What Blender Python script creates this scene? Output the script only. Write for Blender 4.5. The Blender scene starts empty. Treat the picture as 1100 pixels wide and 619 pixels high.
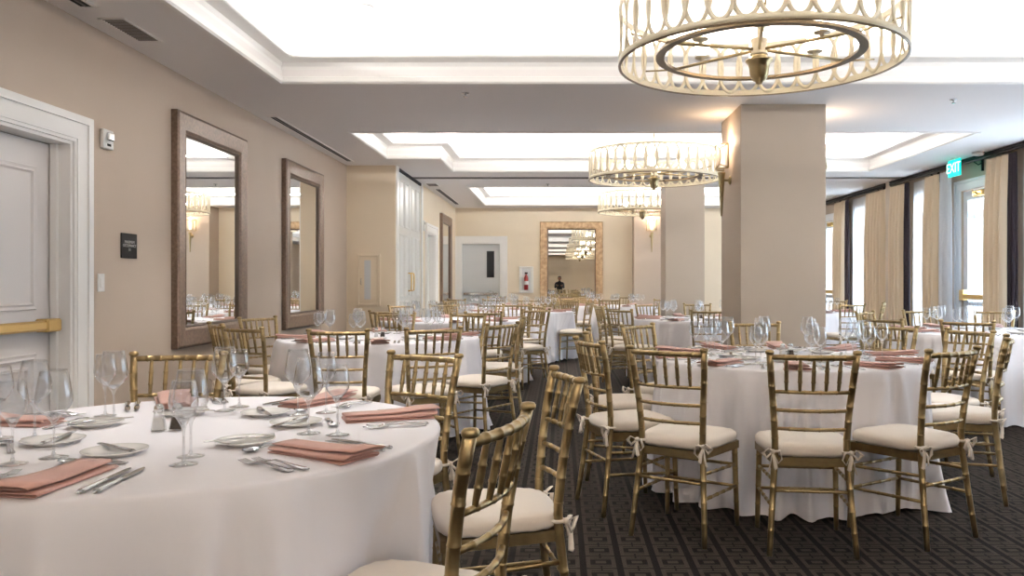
import bpy, math, random
from mathutils import Vector, Matrix
random.seed(7)
PI = math.pi
D = bpy.data
SC = bpy.context.scene
COL = SC.collection

# ------------------------------------------------------------------ camera
FPX, CX, CY, CAMZ = 870.0, 601.0, 303.0, 1.23
cam_d = D.cameras.new('camera')
cam_d.sensor_width = 36.0
cam_d.lens = 36.0 * FPX / 1100.0
cam_d.shift_x = -(CX - 550.0) / 1100.0
cam_d.shift_y = (CY - 309.5) / 1100.0
cam_d.clip_start = 0.05
cam = D.objects.new('camera', cam_d)
COL.objects.link(cam)
cam.location = (0, 0, CAMZ)
cam.rotation_euler = (PI / 2, 0, 0)
SC.camera = cam

def proj(x, y, z=0.76):
    return CX + FPX * x / y, CY - FPX * (z - CAMZ) / y

# ------------------------------------------------------------------ world, light levels, exposure
SC.view_settings.view_transform = 'Standard'
SC.view_settings.look = 'None'
SC.view_settings.gamma = 1.0
SC.view_settings.use_curve_mapping = False
SC.view_settings.exposure = 0.90
SC.cycles.max_bounces = 10
SC.cycles.diffuse_bounces = 5
SC.cycles.glossy_bounces = 5
SC.cycles.transmission_bounces = 8
SC.cycles.transparent_max_bounces = 40
SC.cycles.caustics_reflective = False
SC.cycles.caustics_refractive = False
SC.cycles.sample_clamp_indirect = 6.0
SC.cycles.use_denoising = True

W_SKY = 7.5            # daylight outside the windows
E_COVE = 14.0          # watts per metre of cove strip
E_CHAND = 11.0          # watts per chandelier bulb
E_SCONCE = 3.2
E_DOWN = 85.0
C_COVE = (1.0, 0.975, 0.955)
C_WARM = (1.0, 0.74, 0.50)

world = D.worlds.new('daylight')
SC.world = world
world.use_nodes = True
bg = world.node_tree.nodes['Background']
bg.inputs[0].default_value = (0.70, 0.85, 1.0, 1)
bg.inputs[1].default_value = W_SKY

def add_light(name, kind, loc, energy, color, rot=(0, 0, 0), parent=None, **kw):
    l = D.lights.new(name, kind)
    l.energy = energy
    l.color = color
    for k, v in kw.items():
        setattr(l, k, v)
    o = D.objects.new(name, l)
    COL.objects.link(o)
    o.location = loc
    o.rotation_euler = rot
    if parent:
        o.parent = parent
    return o

# ------------------------------------------------------------------ materials
def srgb(r, g, b):
    f = lambda c: (c / 255 / 12.92) if c / 255 <= 0.04045 else ((c / 255 + 0.055) / 1.055) ** 2.4
    return (f(r), f(g), f(b))

def mat(name, color, rough=0.6, metal=0.0, var=0.0, scale=8.0, bump=0.0, bscale=None, emis=None, estr=0.0, spec=0.5, c2=None, sheen=0.0):
    m = D.materials.new(name)
    m.use_nodes = True
    nt = m.node_tree
    p = nt.nodes['Principled BSDF']
    p.inputs['Base Color'].default_value = (*color, 1)
    p.inputs['Roughness'].default_value = rough
    p.inputs['Metallic'].default_value = metal
    p.inputs['Specular IOR Level'].default_value = spec
    if sheen:
        p.inputs['Sheen Weight'].default_value = sheen
    if emis:
        p.inputs['Emission Color'].default_value = (*emis, 1)
        p.inputs['Emission Strength'].default_value = estr
    if var or bump or c2:
        tc = nt.nodes.new('ShaderNodeTexCoord')
        n = nt.nodes.new('ShaderNodeTexNoise')
        n.inputs['Scale'].default_value = scale
        n.inputs['Detail'].default_value = 5
        nt.links.new(tc.outputs['Object'], n.inputs['Vector'])
        if var or c2:
            r = nt.nodes.new('ShaderNodeValToRGB')
            a = c2 if c2 else tuple(c * (1 - var) for c in color)
            b = color if c2 else tuple(min(1, c * (1 + var)) for c in color)
            r.color_ramp.elements[0].position = 0.35
            r.color_ramp.elements[1].position = 0.65
            r.color_ramp.elements[0].color = (*a, 1)
            r.color_ramp.elements[1].color = (*b, 1)
            nt.links.new(n.outputs['Fac'], r.inputs['Fac'])
            nt.links.new(r.outputs['Color'], p.inputs['Base Color'])
        if bump:
            n2 = nt.nodes.new('ShaderNodeTexNoise')
            n2.inputs['Scale'].default_value = bscale or scale * 4
            n2.inputs['Detail'].default_value = 3
            nt.links.new(tc.outputs['Object'], n2.inputs['Vector'])
            bm = nt.nodes.new('ShaderNodeBump')
            bm.inputs['Strength'].default_value = bump
            bm.inputs['Distance'].default_value = 0.01
            nt.links.new(n2.outputs['Fac'], bm.inputs['Height'])
            nt.links.new(bm.outputs['Normal'], p.inputs['Normal'])
    return m

M = {}
M['wall'] = mat('beige_wall_paint_shaded', srgb(191, 174, 157), 0.7, var=0.02, scale=1.5, bump=0.03, bscale=120)  # wall paint with the dimmer light of the left wall put into its colour
M['wall_back'] = mat('beige_wall_paint_lit', srgb(234, 219, 195), 0.7, var=0.02, scale=1.5)  # same wall paint, its colour lightened for the brighter far end
M['column'] = mat('taupe_wall_paint', srgb(200, 184, 166), 0.7, var=0.015, scale=1.5)
M['ceil'] = mat('ceiling_paint', srgb(242, 237, 234), 0.8)
M['white'] = mat('white_trim_paint', srgb(246, 243, 239), 0.4)
M['coffer'] = mat('bright_ceiling_paint', srgb(250, 248, 244), 0.8)
M['door'] = mat('warm_grey_door_paint', srgb(228, 221, 217), 0.35)
M['doorwhite'] = mat('white_door_paint', srgb(228, 226, 220), 0.3)
M['brass'] = mat('brushed_brass', (0.72, 0.50, 0.20), 0.28, 1.0, bump=0.02, scale=60)
M['gold'] = mat('gold_chair_paint', (0.35, 0.255, 0.125), 0.33, 0.85, var=0.12, scale=25)
M['cushion'] = mat('ivory_cushion_fabric', srgb(236, 224, 210), 0.85, bump=0.08, bscale=300, sheen=0.2)
M['cloth'] = mat('white_tablecloth_fabric', srgb(246, 243, 247), 0.75, bump=0.04, bscale=400, sheen=0.2)
M['napkin'] = mat('dusty_rose_napkin_fabric', srgb(198, 154, 141), 0.85, bump=0.1, bscale=500, sheen=0.2)
M['china'] = mat('white_china', srgb(240, 238, 234), 0.15)
M['steel'] = mat('polished_cutlery_steel', (0.62, 0.62, 0.63), 0.16, 1.0)
M['chrome'] = mat('chrome', (0.7, 0.7, 0.7), 0.1, 1.0)
M['salt'] = mat('white_salt', (0.85, 0.85, 0.85), 0.9)
M['pepper'] = mat('ground_pepper', (0.06, 0.045, 0.035), 0.9, var=0.6, scale=300)
M['mirror'] = mat('mirror_silver', (0.93, 0.94, 0.93), 0.0, 1.0)
M['frame'] = mat('bronze_leaf_frame_shaded', srgb(126, 104, 88), 0.4, 0.25, c2=srgb(104, 85, 71), scale=45, bump=0.05)  # brown tone partly carries the shade on the left wall
M['framegold_lit'] = mat('gold_leaf_frame_lit', srgb(202, 172, 134), 0.45, 0.2, c2=srgb(166, 134, 98), scale=14, bump=0.05)  # lighter tone partly carries the stronger light on the back wall
M['frame_edge'] = mat('frame_inner_bead', srgb(84, 66, 52), 0.4, 0.3)
M['champagne'] = mat('champagne_enamel', srgb(226, 214, 188), 0.4, 0.1)
M['bronze'] = mat('antique_bronze', srgb(112, 96, 74), 0.3, 0.8)
M['oldbrass'] = mat('antique_brass', (0.42, 0.33, 0.18), 0.28, 0.95)
M['dark'] = mat('dark_slot', (0.02, 0.02, 0.02), 0.8)
M['track'] = mat('grey_track', srgb(120, 112, 108), 0.5)
M['plate_dark'] = mat('black_sign_plastic', srgb(34, 31, 29), 0.7, spec=0.2)
M['lettering'] = mat('grey_lettering', srgb(190, 186, 182), 0.5)
M['plastic'] = mat('white_plastic', srgb(226, 224, 220), 0.4)
M['tan_drape'] = mat('tan_drape_fabric', srgb(224, 204, 176), 0.85, bump=0.06, bscale=200)
M['purple'] = mat('aubergine_drape_fabric', srgb(30, 17, 27), 0.8)
M['rod'] = mat('dark_bronze_rod', srgb(40, 34, 32), 0.45, 0.5)
M['window'] = mat('white_window_frame', srgb(225, 228, 232), 0.4)
M['bulb'] = mat('lit_bulb_glass', (1, 0.9, 0.75), 0.4, emis=(1.0, 0.84, 0.66), estr=6.0)
M['canlight'] = mat('lit_downlight_lens', (1, 1, 1), 0.4, emis=(1.0, 0.97, 0.92), estr=5.0)
M['led'] = mat('led_strip', (1, 1, 1), 0.4, emis=C_COVE, estr=3.0)
M['exit'] = mat('lit_green_exit_face', (0.0, 0.55, 0.45), 0.4, emis=(0.0, 0.62, 0.50), estr=0.9)
M['exitletter'] = mat('lit_exit_lettering', (0.7, 1, 0.95), 0.4, emis=(0.55, 1.0, 0.92), estr=1.1)
M['red'] = mat('red_extinguisher_paint', srgb(140, 34, 32), 0.35)
M['blackglass'] = mat('dark_door_glass', (0.015, 0.017, 0.02), 0.08)
M['skin'] = mat('skin', srgb(150, 105, 82), 0.6)
M['blackshirt'] = mat('black_clothing', (0.012, 0.012, 0.014), 0.8)
M['hair'] = mat('black_hair', (0.01, 0.009, 0.008), 0.6)
M['leaf'] = mat('green_leaf', srgb(110, 125, 70), 0.5)
M['bark'] = mat('brown_twig', srgb(110, 84, 60), 0.7)
M['greypaint'] = mat('pale_grey_panel', srgb(212, 214, 214), 0.4)

def glass_mat(name, tint=(1, 1, 1), base=0.03, edge=0.75, rough=0.02, power=3.0):
    m = D.materials.new(name)
    m.use_nodes = True
    nt = m.node_tree
    nt.nodes.clear()
    out = nt.nodes.new('ShaderNodeOutputMaterial')
    tr = nt.nodes.new('ShaderNodeBsdfTransparent')
    tr.inputs[0].default_value = (*tint, 1)
    gl = nt.nodes.new('ShaderNodeBsdfGlossy')
    gl.inputs['Roughness'].default_value = rough
    gl.inputs['Color'].default_value = (1, 1, 1, 1)
    lw = nt.nodes.new('ShaderNodeLayerWeight')
    lw.inputs['Blend'].default_value = 0.5
    pw = nt.nodes.new('ShaderNodeMath'); pw.operation = 'POWER'
    pw.inputs[1].default_value = power
    ml = nt.nodes.new('ShaderNodeMath'); ml.operation = 'MULTIPLY_ADD'
    ml.inputs[1].default_value = edge
    ml.inputs[2].default_value = base
    mx = nt.nodes.new('ShaderNodeMixShader')
    p4 = nt.nodes.new('ShaderNodeMath'); p4.operation = 'POWER'; p4.inputs[1].default_value = 5.0
    cm = nt.nodes.new('ShaderNodeMix'); cm.data_type = 'RGBA'
    cm.inputs[6].default_value = (*tint, 1); cm.inputs[7].default_value = tuple(c * .45 for c in tint) + (1,)
    nt.links.new(lw.outputs['Facing'], p4.inputs[0]); nt.links.new(p4.outputs[0], cm.inputs[0]); nt.links.new(cm.outputs[2], tr.inputs[0])
    nt.links.new(lw.outputs['Facing'], pw.inputs[0])
    nt.links.new(pw.outputs[0], ml.inputs[0])
    nt.links.new(ml.outputs[0], mx.inputs[0])
    nt.links.new(tr.outputs[0], mx.inputs[1])
    nt.links.new(gl.outputs[0], mx.inputs[2])
    nt.links.new(mx.outputs[0], out.inputs[0])
    return m
M['glass'] = glass_mat('clear_crystal', (0.965, 0.97, 0.975), 0.03, 0.85, 0.01, 2.6)
M['stemglass'] = glass_mat('clear_crystal_stem', (0.93, 0.94, 0.95), 0.16, 0.75, 0.03, 1.4)
M['pane'] = glass_mat('window_glass', (0.97, 0.98, 0.99), 0.05, 0.5, 0.0, 4.0)

def sheer_mat(name, trans=0.5, col=(0.92, 0.94, 0.97)):
    m = D.materials.new(name)
    m.use_nodes = True
    nt = m.node_tree
    nt.nodes.clear()
    out = nt.nodes.new('ShaderNodeOutputMaterial')
    a = nt.nodes.new('ShaderNodeBsdfTransparent')
    b = nt.nodes.new('ShaderNodeBsdfTranslucent'); b.inputs[0].default_value = (*col, 1)
    c = nt.nodes.new('ShaderNodeBsdfDiffuse'); c.inputs[0].default_value = (*col, 1)
    m1 = nt.nodes.new('ShaderNodeMixShader'); m1.inputs[0].default_value = 0.45
    m2 = nt.nodes.new('ShaderNodeMixShader'); m2.inputs[0].default_value = 1 - trans
    nt.links.new(b.outputs[0], m1.inputs[1]); nt.links.new(c.outputs[0], m1.inputs[2])
    nt.links.new(a.outputs[0], m2.inputs[1]); nt.links.new(m1.outputs[0], m2.inputs[2])
    nt.links.new(m2.outputs[0], out.inputs[0])
    return m
M['sheer'] = sheer_mat('white_sheer_voile', 0.30)
M['lining'] = sheer_mat('white_drape_lining', 0.05)

def carpet_mat():
    m = D.materials.new('greek_key_carpet')
    m.use_nodes = True
    nt = m.node_tree
    p = nt.nodes['Principled BSDF']
    p.inputs['Roughness'].default_value = 0.95
    p.inputs['Specular IOR Level'].default_value = 0.1
    tc = nt.nodes.new('ShaderNodeTexCoord')
    sp = nt.nodes.new('ShaderNodeSeparateXYZ')
    nt.links.new(tc.outputs['Object'], sp.inputs[0])
    def mth(op, a, b=None, c=None):
        n = nt.nodes.new('ShaderNodeMath'); n.operation = op
        for i, v in enumerate((a, b, c)):
            if v is None: continue
            if isinstance(v, (int, float)): n.inputs[i].default_value = v
            else: nt.links.new(v, n.inputs[i])
        return n.outputs[0]
    cell = 0.158
    u = mth('ABSOLUTE', mth('SUBTRACT', mth('FRACT', mth('ADD', mth('DIVIDE', sp.outputs[0], cell), 200.35)), 0.5))
    v = mth('ABSOLUTE', mth('SUBTRACT', mth('FRACT', mth('ADD', mth('DIVIDE', sp.outputs[1], cell), 200.0)), 0.5))
    u1 = mth('MULTIPLY', u, 0.5 / 0.44)
    d = mth('MAXIMUM', u1, v)                     # nested squares
    din = mth('MAXIMUM', mth('MULTIPLY', u1, 0.62), v)   # the wide middle rectangle
    def band(x, lo, hi):
        return mth('MULTIPLY', mth('GREATER_THAN', x, lo), mth('LESS_THAN', x, hi))
    f = band(d, 0.33, 0.465)
    f = mth('MAXIMUM', f, band(din, 0.205, 0.285))
    f = mth('MAXIMUM', f, band(din, -1, 0.105))
    line = mth('MULTIPLY', mth('LESS_THAN', u, 0.022), mth('GREATER_THAN', v, 0.29))
    f = mth('MULTIPLY', f, mth('SUBTRACT', 1.0, line))
    f = mth('MULTIPLY', f, mth('LESS_THAN', u, 0.44))
    n = nt.nodes.new('ShaderNodeTexNoise'); n.inputs['Scale'].default_value = 220
    nt.links.new(tc.outputs['Object'], n.inputs['Vector'])
    f = mth('MULTIPLY', f, mth('MULTIPLY_ADD', n.outputs['Fac'], 1.3, 0.3))
    mx = nt.nodes.new('ShaderNodeMix'); mx.data_type = 'RGBA'
    mx.inputs[6].default_value = (0.0036, 0.0021, 0.0018, 1)
    mx.inputs[7].default_value = (0.030, 0.0235, 0.0185, 1)
    nt.links.new(f, mx.inputs[0])
    nt.links.new(mx.outputs[2], p.inputs['Base Color'])
    bm = nt.nodes.new('ShaderNodeBump'); bm.inputs['Strength'].default_value = 0.4; bm.inputs['Distance'].default_value = 0.004
    nt.links.new(n.outputs['Fac'], bm.inputs['Height'])
    nt.links.new(bm.outputs['Normal'], p.inputs['Normal'])
    return m
M['carpet'] = carpet_mat()

# ------------------------------------------------------------------ mesh helpers
class MB:
    def __init__(s):
        s.v = []; s.f = []; s.sm = []
    def add(s, verts, faces, smooth=False, mx=None):
        b = len(s.v)
        for p in verts:
            p = Vector(p)
            s.v.append(tuple(mx @ p) if mx else tuple(p))
        for f in faces:
            s.f.append(tuple(i + b for i in f)); s.sm.append(smooth)
        return s
    def box(s, x0, x1, y0, y1, z0, z1, mx=None):
        vs = [(x, y, z) for x in (x0, x1) for y in (y0, y1) for z in (z0, z1)]
        fs = [(0, 1, 3, 2), (4, 6, 7, 5), (0, 4, 5, 1), (2, 3, 7, 6), (0, 2, 6, 4), (1, 5, 7, 3)]
        return s.add(vs, fs, False, mx)
    def bevbox(s, x0, x1, y0, y1, z0, z1, b, mx=None):
        """box with chamfered edges"""
        vs = []; idx = {}
        for ix, x in enumerate((x0, x1)):
            for iy, y in enumerate((y0, y1)):
                for iz, z in enumerate((z0, z1)):
                    sx, sy, sz = (1 - 2 * ix), (1 - 2 * iy), (1 - 2 * iz)
                    for k, o in enumerate(((0, b * sy, b * sz), (b * sx, 0, b * sz), (b * sx, b * sy, 0))):
                        idx[(ix, iy, iz, k)] = len(vs); vs.append((x + o[0], y + o[1], z + o[2]))
        I = lambda *a: idx[a]
        fs = []
        for i in (0, 1):
            q = [I(i, 0, 0, 0), I(i, 1, 0, 0), I(i, 1, 1, 0), I(i, 0, 1, 0)]; fs.append(q if i else q[::-1])
            q = [I(0, i, 0, 1), I(1, i, 0, 1), I(1, i, 1, 1), I(0, i, 1, 1)]; fs.append(q[::-1] if i else q)
            q = [I(0, 0, i, 2), I(1, 0, i, 2), I(1, 1, i, 2), I(0, 1, i, 2)]; fs.append(q if i else q[::-1])
        for a in (0, 1):
            for c in (0, 1):
                fs.append([I(0, a, c, 1), I(1, a, c, 1), I(1, a, c, 2), I(0, a, c, 2)])
                fs.append([I(a, 0, c, 0), I(a, 1, c, 0), I(a, 1, c, 2), I(a, 0, c, 2)])
                fs.append([I(a, c, 0, 0), I(a, c, 1, 0), I(a, c, 1, 1), I(a, c, 0, 1)])
                for e in (0, 1):
                    fs.append([I(a, c, e, 0), I(a, c, e, 1), I(a, c, e, 2)])
        return s.add(vs, fs, False, mx)
    def lathe(s, prof, n=24, mx=None, smooth=True, cap0=False, cap1=False):
        vs = []
        for (r, z) in prof:
            for i in range(n):
                a = 2 * PI * i / n
                vs.append((r * math.cos(a), r * math.sin(a), z))
        fs = []
        for k in range(len(prof) - 1):
            for i in range(n):
                j = (i + 1) % n
                fs.append((k * n + i, k * n + j, (k + 1) * n + j, (k + 1) * n + i))
        if cap0: fs.append(tuple(reversed(range(n))))
        if cap1: fs.append(tuple(range((len(prof) - 1) * n, len(prof) * n)))
        return s.add(vs, fs, smooth, mx)
    def tube(s, pts, radii, n=8, mx=None, flat=1.0, closed=False, up=None):
        pts = [Vector(p) for p in pts]
        if isinstance(radii, (int, float)): radii = [radii] * len(pts)
        vs = []; prev = None
        L = len(pts)
        for k, p in enumerate(pts):
            if closed: t = pts[(k + 1) % L] - pts[k - 1]
            else: t = pts[min(k + 1, L - 1)] - pts[max(k - 1, 0)]
            t.normalize()
            if prev is None:
                a = Vector(up) if up else (Vector((0, 0, 1)) if abs(t.z) < 0.9 else Vector((1, 0, 0)))
                nrm = (a - t * a.dot(t)).normalized()
            else:
                nrm = (prev - t * prev.dot(t)).normalized()
            prev = nrm
            bn = t.cross(nrm)
            for i in range(n):
                a = 2 * PI * i / n
                vs.append(p + (nrm * math.cos(a) * flat + bn * math.sin(a)) * radii[k])
        fs = []
        for k in range(L if closed else L - 1):
            k2 = (k + 1) % L
            for i in range(n):
                j = (i + 1) % n
                fs.append((k * n + i, k * n + j, k2 * n + j, k2 * n + i))
        if not closed:
            fs.append(tuple(reversed(range(n))))
            fs.append(tuple(range((L - 1) * n, L * n)))
        return s.add(vs, fs, True, mx)
    def bamboo(s, fn, r, nodes, n=10, steps=8, taper=None, bump=1.28, eps=0.006, length=1.0):
        ss = [i / steps for i in range(steps + 1)]
        e = eps / length
        for q in nodes:
            ss += [q - 1.5 * e, q - e * 0.7, q, q + e * 0.7, q + 1.5 * e]
        ss = sorted(x for x in ss if 0 <= x <= 1)
        out = []
        for x in ss:
            if not out or x - out[-1] > 1e-5: out.append(x)
        rad = []
        for x in out:
            k = 1.0
            for q in nodes:
                dd = abs(x - q) / e
                if dd < 0.75: k = bump
            rr = r * (taper(x) if taper else 1.0)
            rad.append(rr * k)
        s.tube([fn(x) for x in out], rad, n)
        return s
    def sweep(s, poly, prof, smooth=False, mx=None):
        """closed mitred sweep: poly = CCW (x, y) corners of the opening, prof = (inward offset, z)"""
        N = len(poly); vs = []
        dirs = []
        for i in range(N):
            a = Vector(poly[i]); b = Vector(poly[(i + 1) % N])
            d = (b - a).normalized()
            dirs.append(Vector((-d.y, d.x)))
        for (o, z) in prof:
            for i in range(N):
                n0, n1 = dirs[i - 1], dirs[i]
                m = (n0 + n1) / (1 + n0.dot(n1))
                p = Vector(poly[i]) + m * o
                vs.append((p.x, p.y, z))
        fs = []
        K = len(prof)
        for k in range(K - 1):
            for i in range(N):
                j = (i + 1) % N
                fs.append((k * N + i, k * N + j, (k + 1) * N + j, (k + 1) * N + i))
        return s.add(vs, fs, smooth, mx)
    def build(s, name, m, parent=None, loc=None, rot=None):
        me = D.meshes.new(name)
        me.from_pydata(s.v, [], s.f)
        me.polygons.foreach_set('use_smooth', s.sm)
        if m is not None:
            me.materials.append(M[m] if isinstance(m, str) else m)
        me.update()
        o = D.objects.new(name, me)
        COL.objects.link(o)
        if parent: o.parent = parent
        if loc: o.location = loc
        if rot: o.rotation_euler = rot
        return o

def empty(name, loc=(0, 0, 0), rz=0.0):
    o = D.objects.new(name, None)
    o.empty_display_size = 0.1
    COL.objects.link(o)
    o.location = loc
    o.rotation_euler = (0, 0, rz)
    return o

def tag(o, label=None, cat=None, group=None, kind=None):
    if label: o['label'] = label
    if cat: o['category'] = cat
    if group: o['group'] = group
    if kind: o['kind'] = kind
    return o

def struct(name, mb, m, parent=None, label=None):
    o = mb.build(name, m, parent)
    if not parent: o['kind'] = 'structure'
    if label: o['label'] = label
    return o

def kids(o):
    return [c for c in COL.objects if c.parent == o]

def copy_tree(o, parent=None, children=None):
    c = o.copy()
    COL.objects.link(c)
    if parent: c.parent = parent
    for ch in o.children:
        copy_tree(ch, c)
    return c

def T(x=0, y=0, z=0): return Matrix.Translation((x, y, z))
def RZ(a): return Matrix.Rotation(a, 4, 'Z')
def RX(a): return Matrix.Rotation(a, 4, 'X')
def RY(a): return Matrix.Rotation(a, 4, 'Y')

# ------------------------------------------------------------------ the room
XL, XL2, XR, YB, YR, ZC = -3.05, -2.35, 5.63, 18.3, -15.3, 2.9
YJ = 11.6
struct('floor', MB().box(-3.6, 6.2, YR - .3, YB + .3, -0.1, 0), 'carpet')

mb = MB()
mb.box(XL - .35, XL, YR - .3, 3.15, 0, 3.6).box(XL - .35, XL, 5.07, YJ, 0, 3.6).box(XL - .35, XL, 3.15, 5.07, 2.11, 3.6)
mb.box(XL - .35, XL - .3, 3.15, 5.07, 0, 2.11)
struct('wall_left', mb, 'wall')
mb = MB()
mb.box(XL - .35, XL2, YJ, 11.78, 0, 3.6).box(XL - .35, XL2 - .05, 11.78, 13.72, 0, 3.6)
mb.box(XL - .35, XL2, 13.72, 14.3, 0, 3.6).box(XL - .35, XL2, 15.3, YB + .3, 0, 3.6).box(XL - .35, XL2, 14.3, 15.3, 2.11, 3.6)
mb.box(XL - .35, XL2 - .25, 14.3, 15.3, 0, 2.11)
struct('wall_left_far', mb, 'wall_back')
mb = MB()
mb.box(XL2, -2.23, YB, YB + .3, 0, 3.6).box(-1.33, XR + .3, YB, YB + .3, 0, 3.6).box(-2.23, -1.33, YB, YB + .3, 2.11, 3.6).box(-2.23, -1.33, YB + .2, YB + .3, 0, 2.11)
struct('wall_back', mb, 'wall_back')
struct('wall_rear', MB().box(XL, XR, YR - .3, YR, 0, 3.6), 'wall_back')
# right wall with openings (y0, y1, z0, z1)
OPEN = [(-6.2, -4.6, .3, 2.6), (4.6, 6.2, .3, 2.6),
        (8.1, 9.72, .3, 2.6), (10.45, 11.35, 0, 2.5), (11.95, 12.85, .3, 2.6), (14.35, 15.45, .3, 2.6), (16.4, 17.3, 0, 2.5)]
mb = MB()
y = YR - .3
for (a, b, z0, z1) in OPEN:
    mb.box(XR, XR + .3, y, a, 0, 3.6)
    if z0 > 0: mb.box(XR, XR + .3, a, b, 0, z0)
    mb.box(XR, XR + .3, a, b, z1, 3.6)
    y = b
mb.box(XR, XR + .3, y, YB + .3, 0, 3.6)
struct('wall_right', mb, 'wall')
struct('column', MB().bevbox(1.70, 2.50, 7.6, 8.5, 0, ZC, .004), 'column', label='beige square column nearest the camera')
struct('column', MB().bevbox(1.70, 2.33, 13.0, 13.6, 0, ZC, .004), 'column', label='grey square column farther back')
struct('column', MB().box(1.64, 2.45, 17.8, YB, 0, ZC), 'wall', label='cream pilaster on the back wall')
struct('trim_1', MB().box(5.5, XR, 13.46, 13.66, 0, ZC), 'column', label='narrow wall pier between the curtains')

# ceiling with three (and behind the camera three more) coffers
CX0, CX1, NX = -2.32, 4.65, -1.6
def rectp(x0, y0, x1, y1): return [(x0, y0), (x1, y0), (x1, y1), (x0, y1)]
COFF = [rectp(CX0, -13.06, CX1, -9.7), rectp(CX0, -7.56, CX1, -4.2), rectp(CX0, -2.06, CX1, 1.3), rectp(CX0, 3.3, CX1, 6.76),
        [(CX0, 9.02), (CX1, 9.02), (CX1, 12.16), (NX, 12.16), (NX, 10.9), (CX0, 10.9)], rectp(NX, 14.24, CX1, 17.5)]
mb = MB()
y = YR
for i, P in enumerate(COFF):
    ys = [p[1] for p in P]; x0 = min(p[0] for p in P)
    a, b = min(ys), max(ys)
    mb.box(XL, XR, y, a, ZC, ZC + .1)
    mb.box(CX1, XR, a, b, ZC, ZC + .1)
    if i == 4:
        mb.box(XL, CX0, a, 10.9, ZC, ZC + .1); mb.box(XL, NX, 10.9, b, ZC, ZC + .1)
    else:
        mb.box(XL, x0, a, b, ZC, ZC + .1)
    y = b
mb.box(XL, XR, y, YB, ZC, ZC + .1)
struct('ceiling', mb, 'ceil')
ZR = 3.32
for i, P in enumerate(COFF):
    mb = MB()
    mb.sweep(P, [(-.16, 3.0), (-.16, ZR), (-.5, ZR), (-.5, 3.0)])
    xs = [p[0] for p in P]; ys = [p[1] for p in P]
    if i == 4:
        mb.box(CX0 - .2, CX1 + .2, 8.8, 11.1, ZR, ZR + .05); mb.box(NX - .2, CX1 + .2, 11.06, 12.4, ZR, ZR + .05)
    else:
        mb.box(min(xs) - .2, max(xs) + .2, min(ys) - .2, max(ys) + .2, ZR, ZR + .05)
    struct('ceiling_recess', mb, 'coffer', label='raised lit panel of the coffered ceiling')
    mb = MB()
    mb.sweep(P, [(-.03, 2.905), (-.03, 2.885), (.0, 2.885), (.012, 2.90), (.012, 2.94), (-.006, 2.95), (-.006, 3.03), (.012, 3.06), (.11, 3.072), (.12, 3.08),
                 (.12, 3.10), (-.17, 3.10), (-.17, 3.0), (-.03, 3.0), (-.03, 2.905)])
    struct('ceiling_trim', mb, 'white', label='white cove moulding around the ceiling recess')
    # LED strips lying in the cove, on the ledge of the moulding
    N = len(P)
    for k in range(N):
        a = Vector(P[k]); b = Vector(P[(k + 1) % N])
        d = (b - a); L = d.length; d.normalize(); n = Vector((-d.y, d.x))
        mid = (a + b) / 2 - n * .02
        ang = math.atan2(d.y, d.x)
        strip = MB().box(-L / 2 + .05, L / 2 - .05, -.012, .012, 0, .012).build('light_strip', 'plastic', None, (mid.x, mid.y, 3.10), (0, 0, ang))
        strip['kind'] = 'structure'
        # aims up and slightly inward
        add_light('cove_light', 'AREA', (mid.x, mid.y, 3.125), E_COVE * L * (1, 1, 1, 1, 1.4, 2.2)[i], C_COVE, (PI - 0.35, 0, ang), shape='RECTANGLE', size=L - .1, size_y=.03)

# baseboards
struct('baseboard_left', MB().box(XL, XL + .015, -15, 2.98, 0, .12).box(XL, XL + .015, 5.24, YJ, 0, .12), 'white')
struct('baseboard_back', MB().box(-1.1, 1.64, YB - .015, YB, 0, .12).box(2.45, XR, YB - .015, YB, 0, .12), 'white')

# ------------------------------------------------------------------ doors
def casing(mb, axis, pos, a, b, top, w, out, th=.03):
    """stepped door casing around an opening a..b on the plane axis=pos; out = direction towards the room"""
    def bx(u0, u1, z0, z1, t0, t1):
        p0, p1 = pos + out * t0, pos + out * t1
        p0, p1 = min(p0, p1), max(p0, p1)
        if axis == 'x': mb.box(p0, p1, u0, u1, z0, z1)
        else: mb.box(u0, u1, p0, p1, z0, z1)
    for (o0, o1, t) in ((0, w * .12, th * .55), (w * .12, w * .72, th * .8), (w * .72, w, th * 1.25)):
        bx(a - o1, a - o0, 0, top + o0, 0, t)
        bx(b + o0, b + o1, 0, top + o0, 0, t)
        bx(a - o1, b + o1, top + o0, top + o1, 0, t)

def panel_frame(mb, mx, x0, x1, z0, z1, w=.03, d=.014):
    """raised moulding rectangle on a door face; local x across, z up, y out of the face"""
    prof = [(0, 0), (.006, d), (w * .5, d * .7), (w * .75, d), (w, 0)]
    vs = []; fs = []
    cor = [(x0, z0), (x1, z0), (x1, z1), (x0, z1)]
    sg = [(1, 1), (-1, 1), (-1, -1), (1, -1)]
    for (o, h) in prof:
        for (c, s_) in zip(cor, sg):
            vs.append((c[0] + s_[0] * o, h, c[1] + s_[1] * o))
    for k in range(len(prof) - 1):
        for i in range(4):
            j = (i + 1) % 4
            fs.append((k * 4 + i, k * 4 + j, (k + 1) * 4 + j, (k + 1) * 4 + i))
    mb.add(vs, fs, False, mx)

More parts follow.
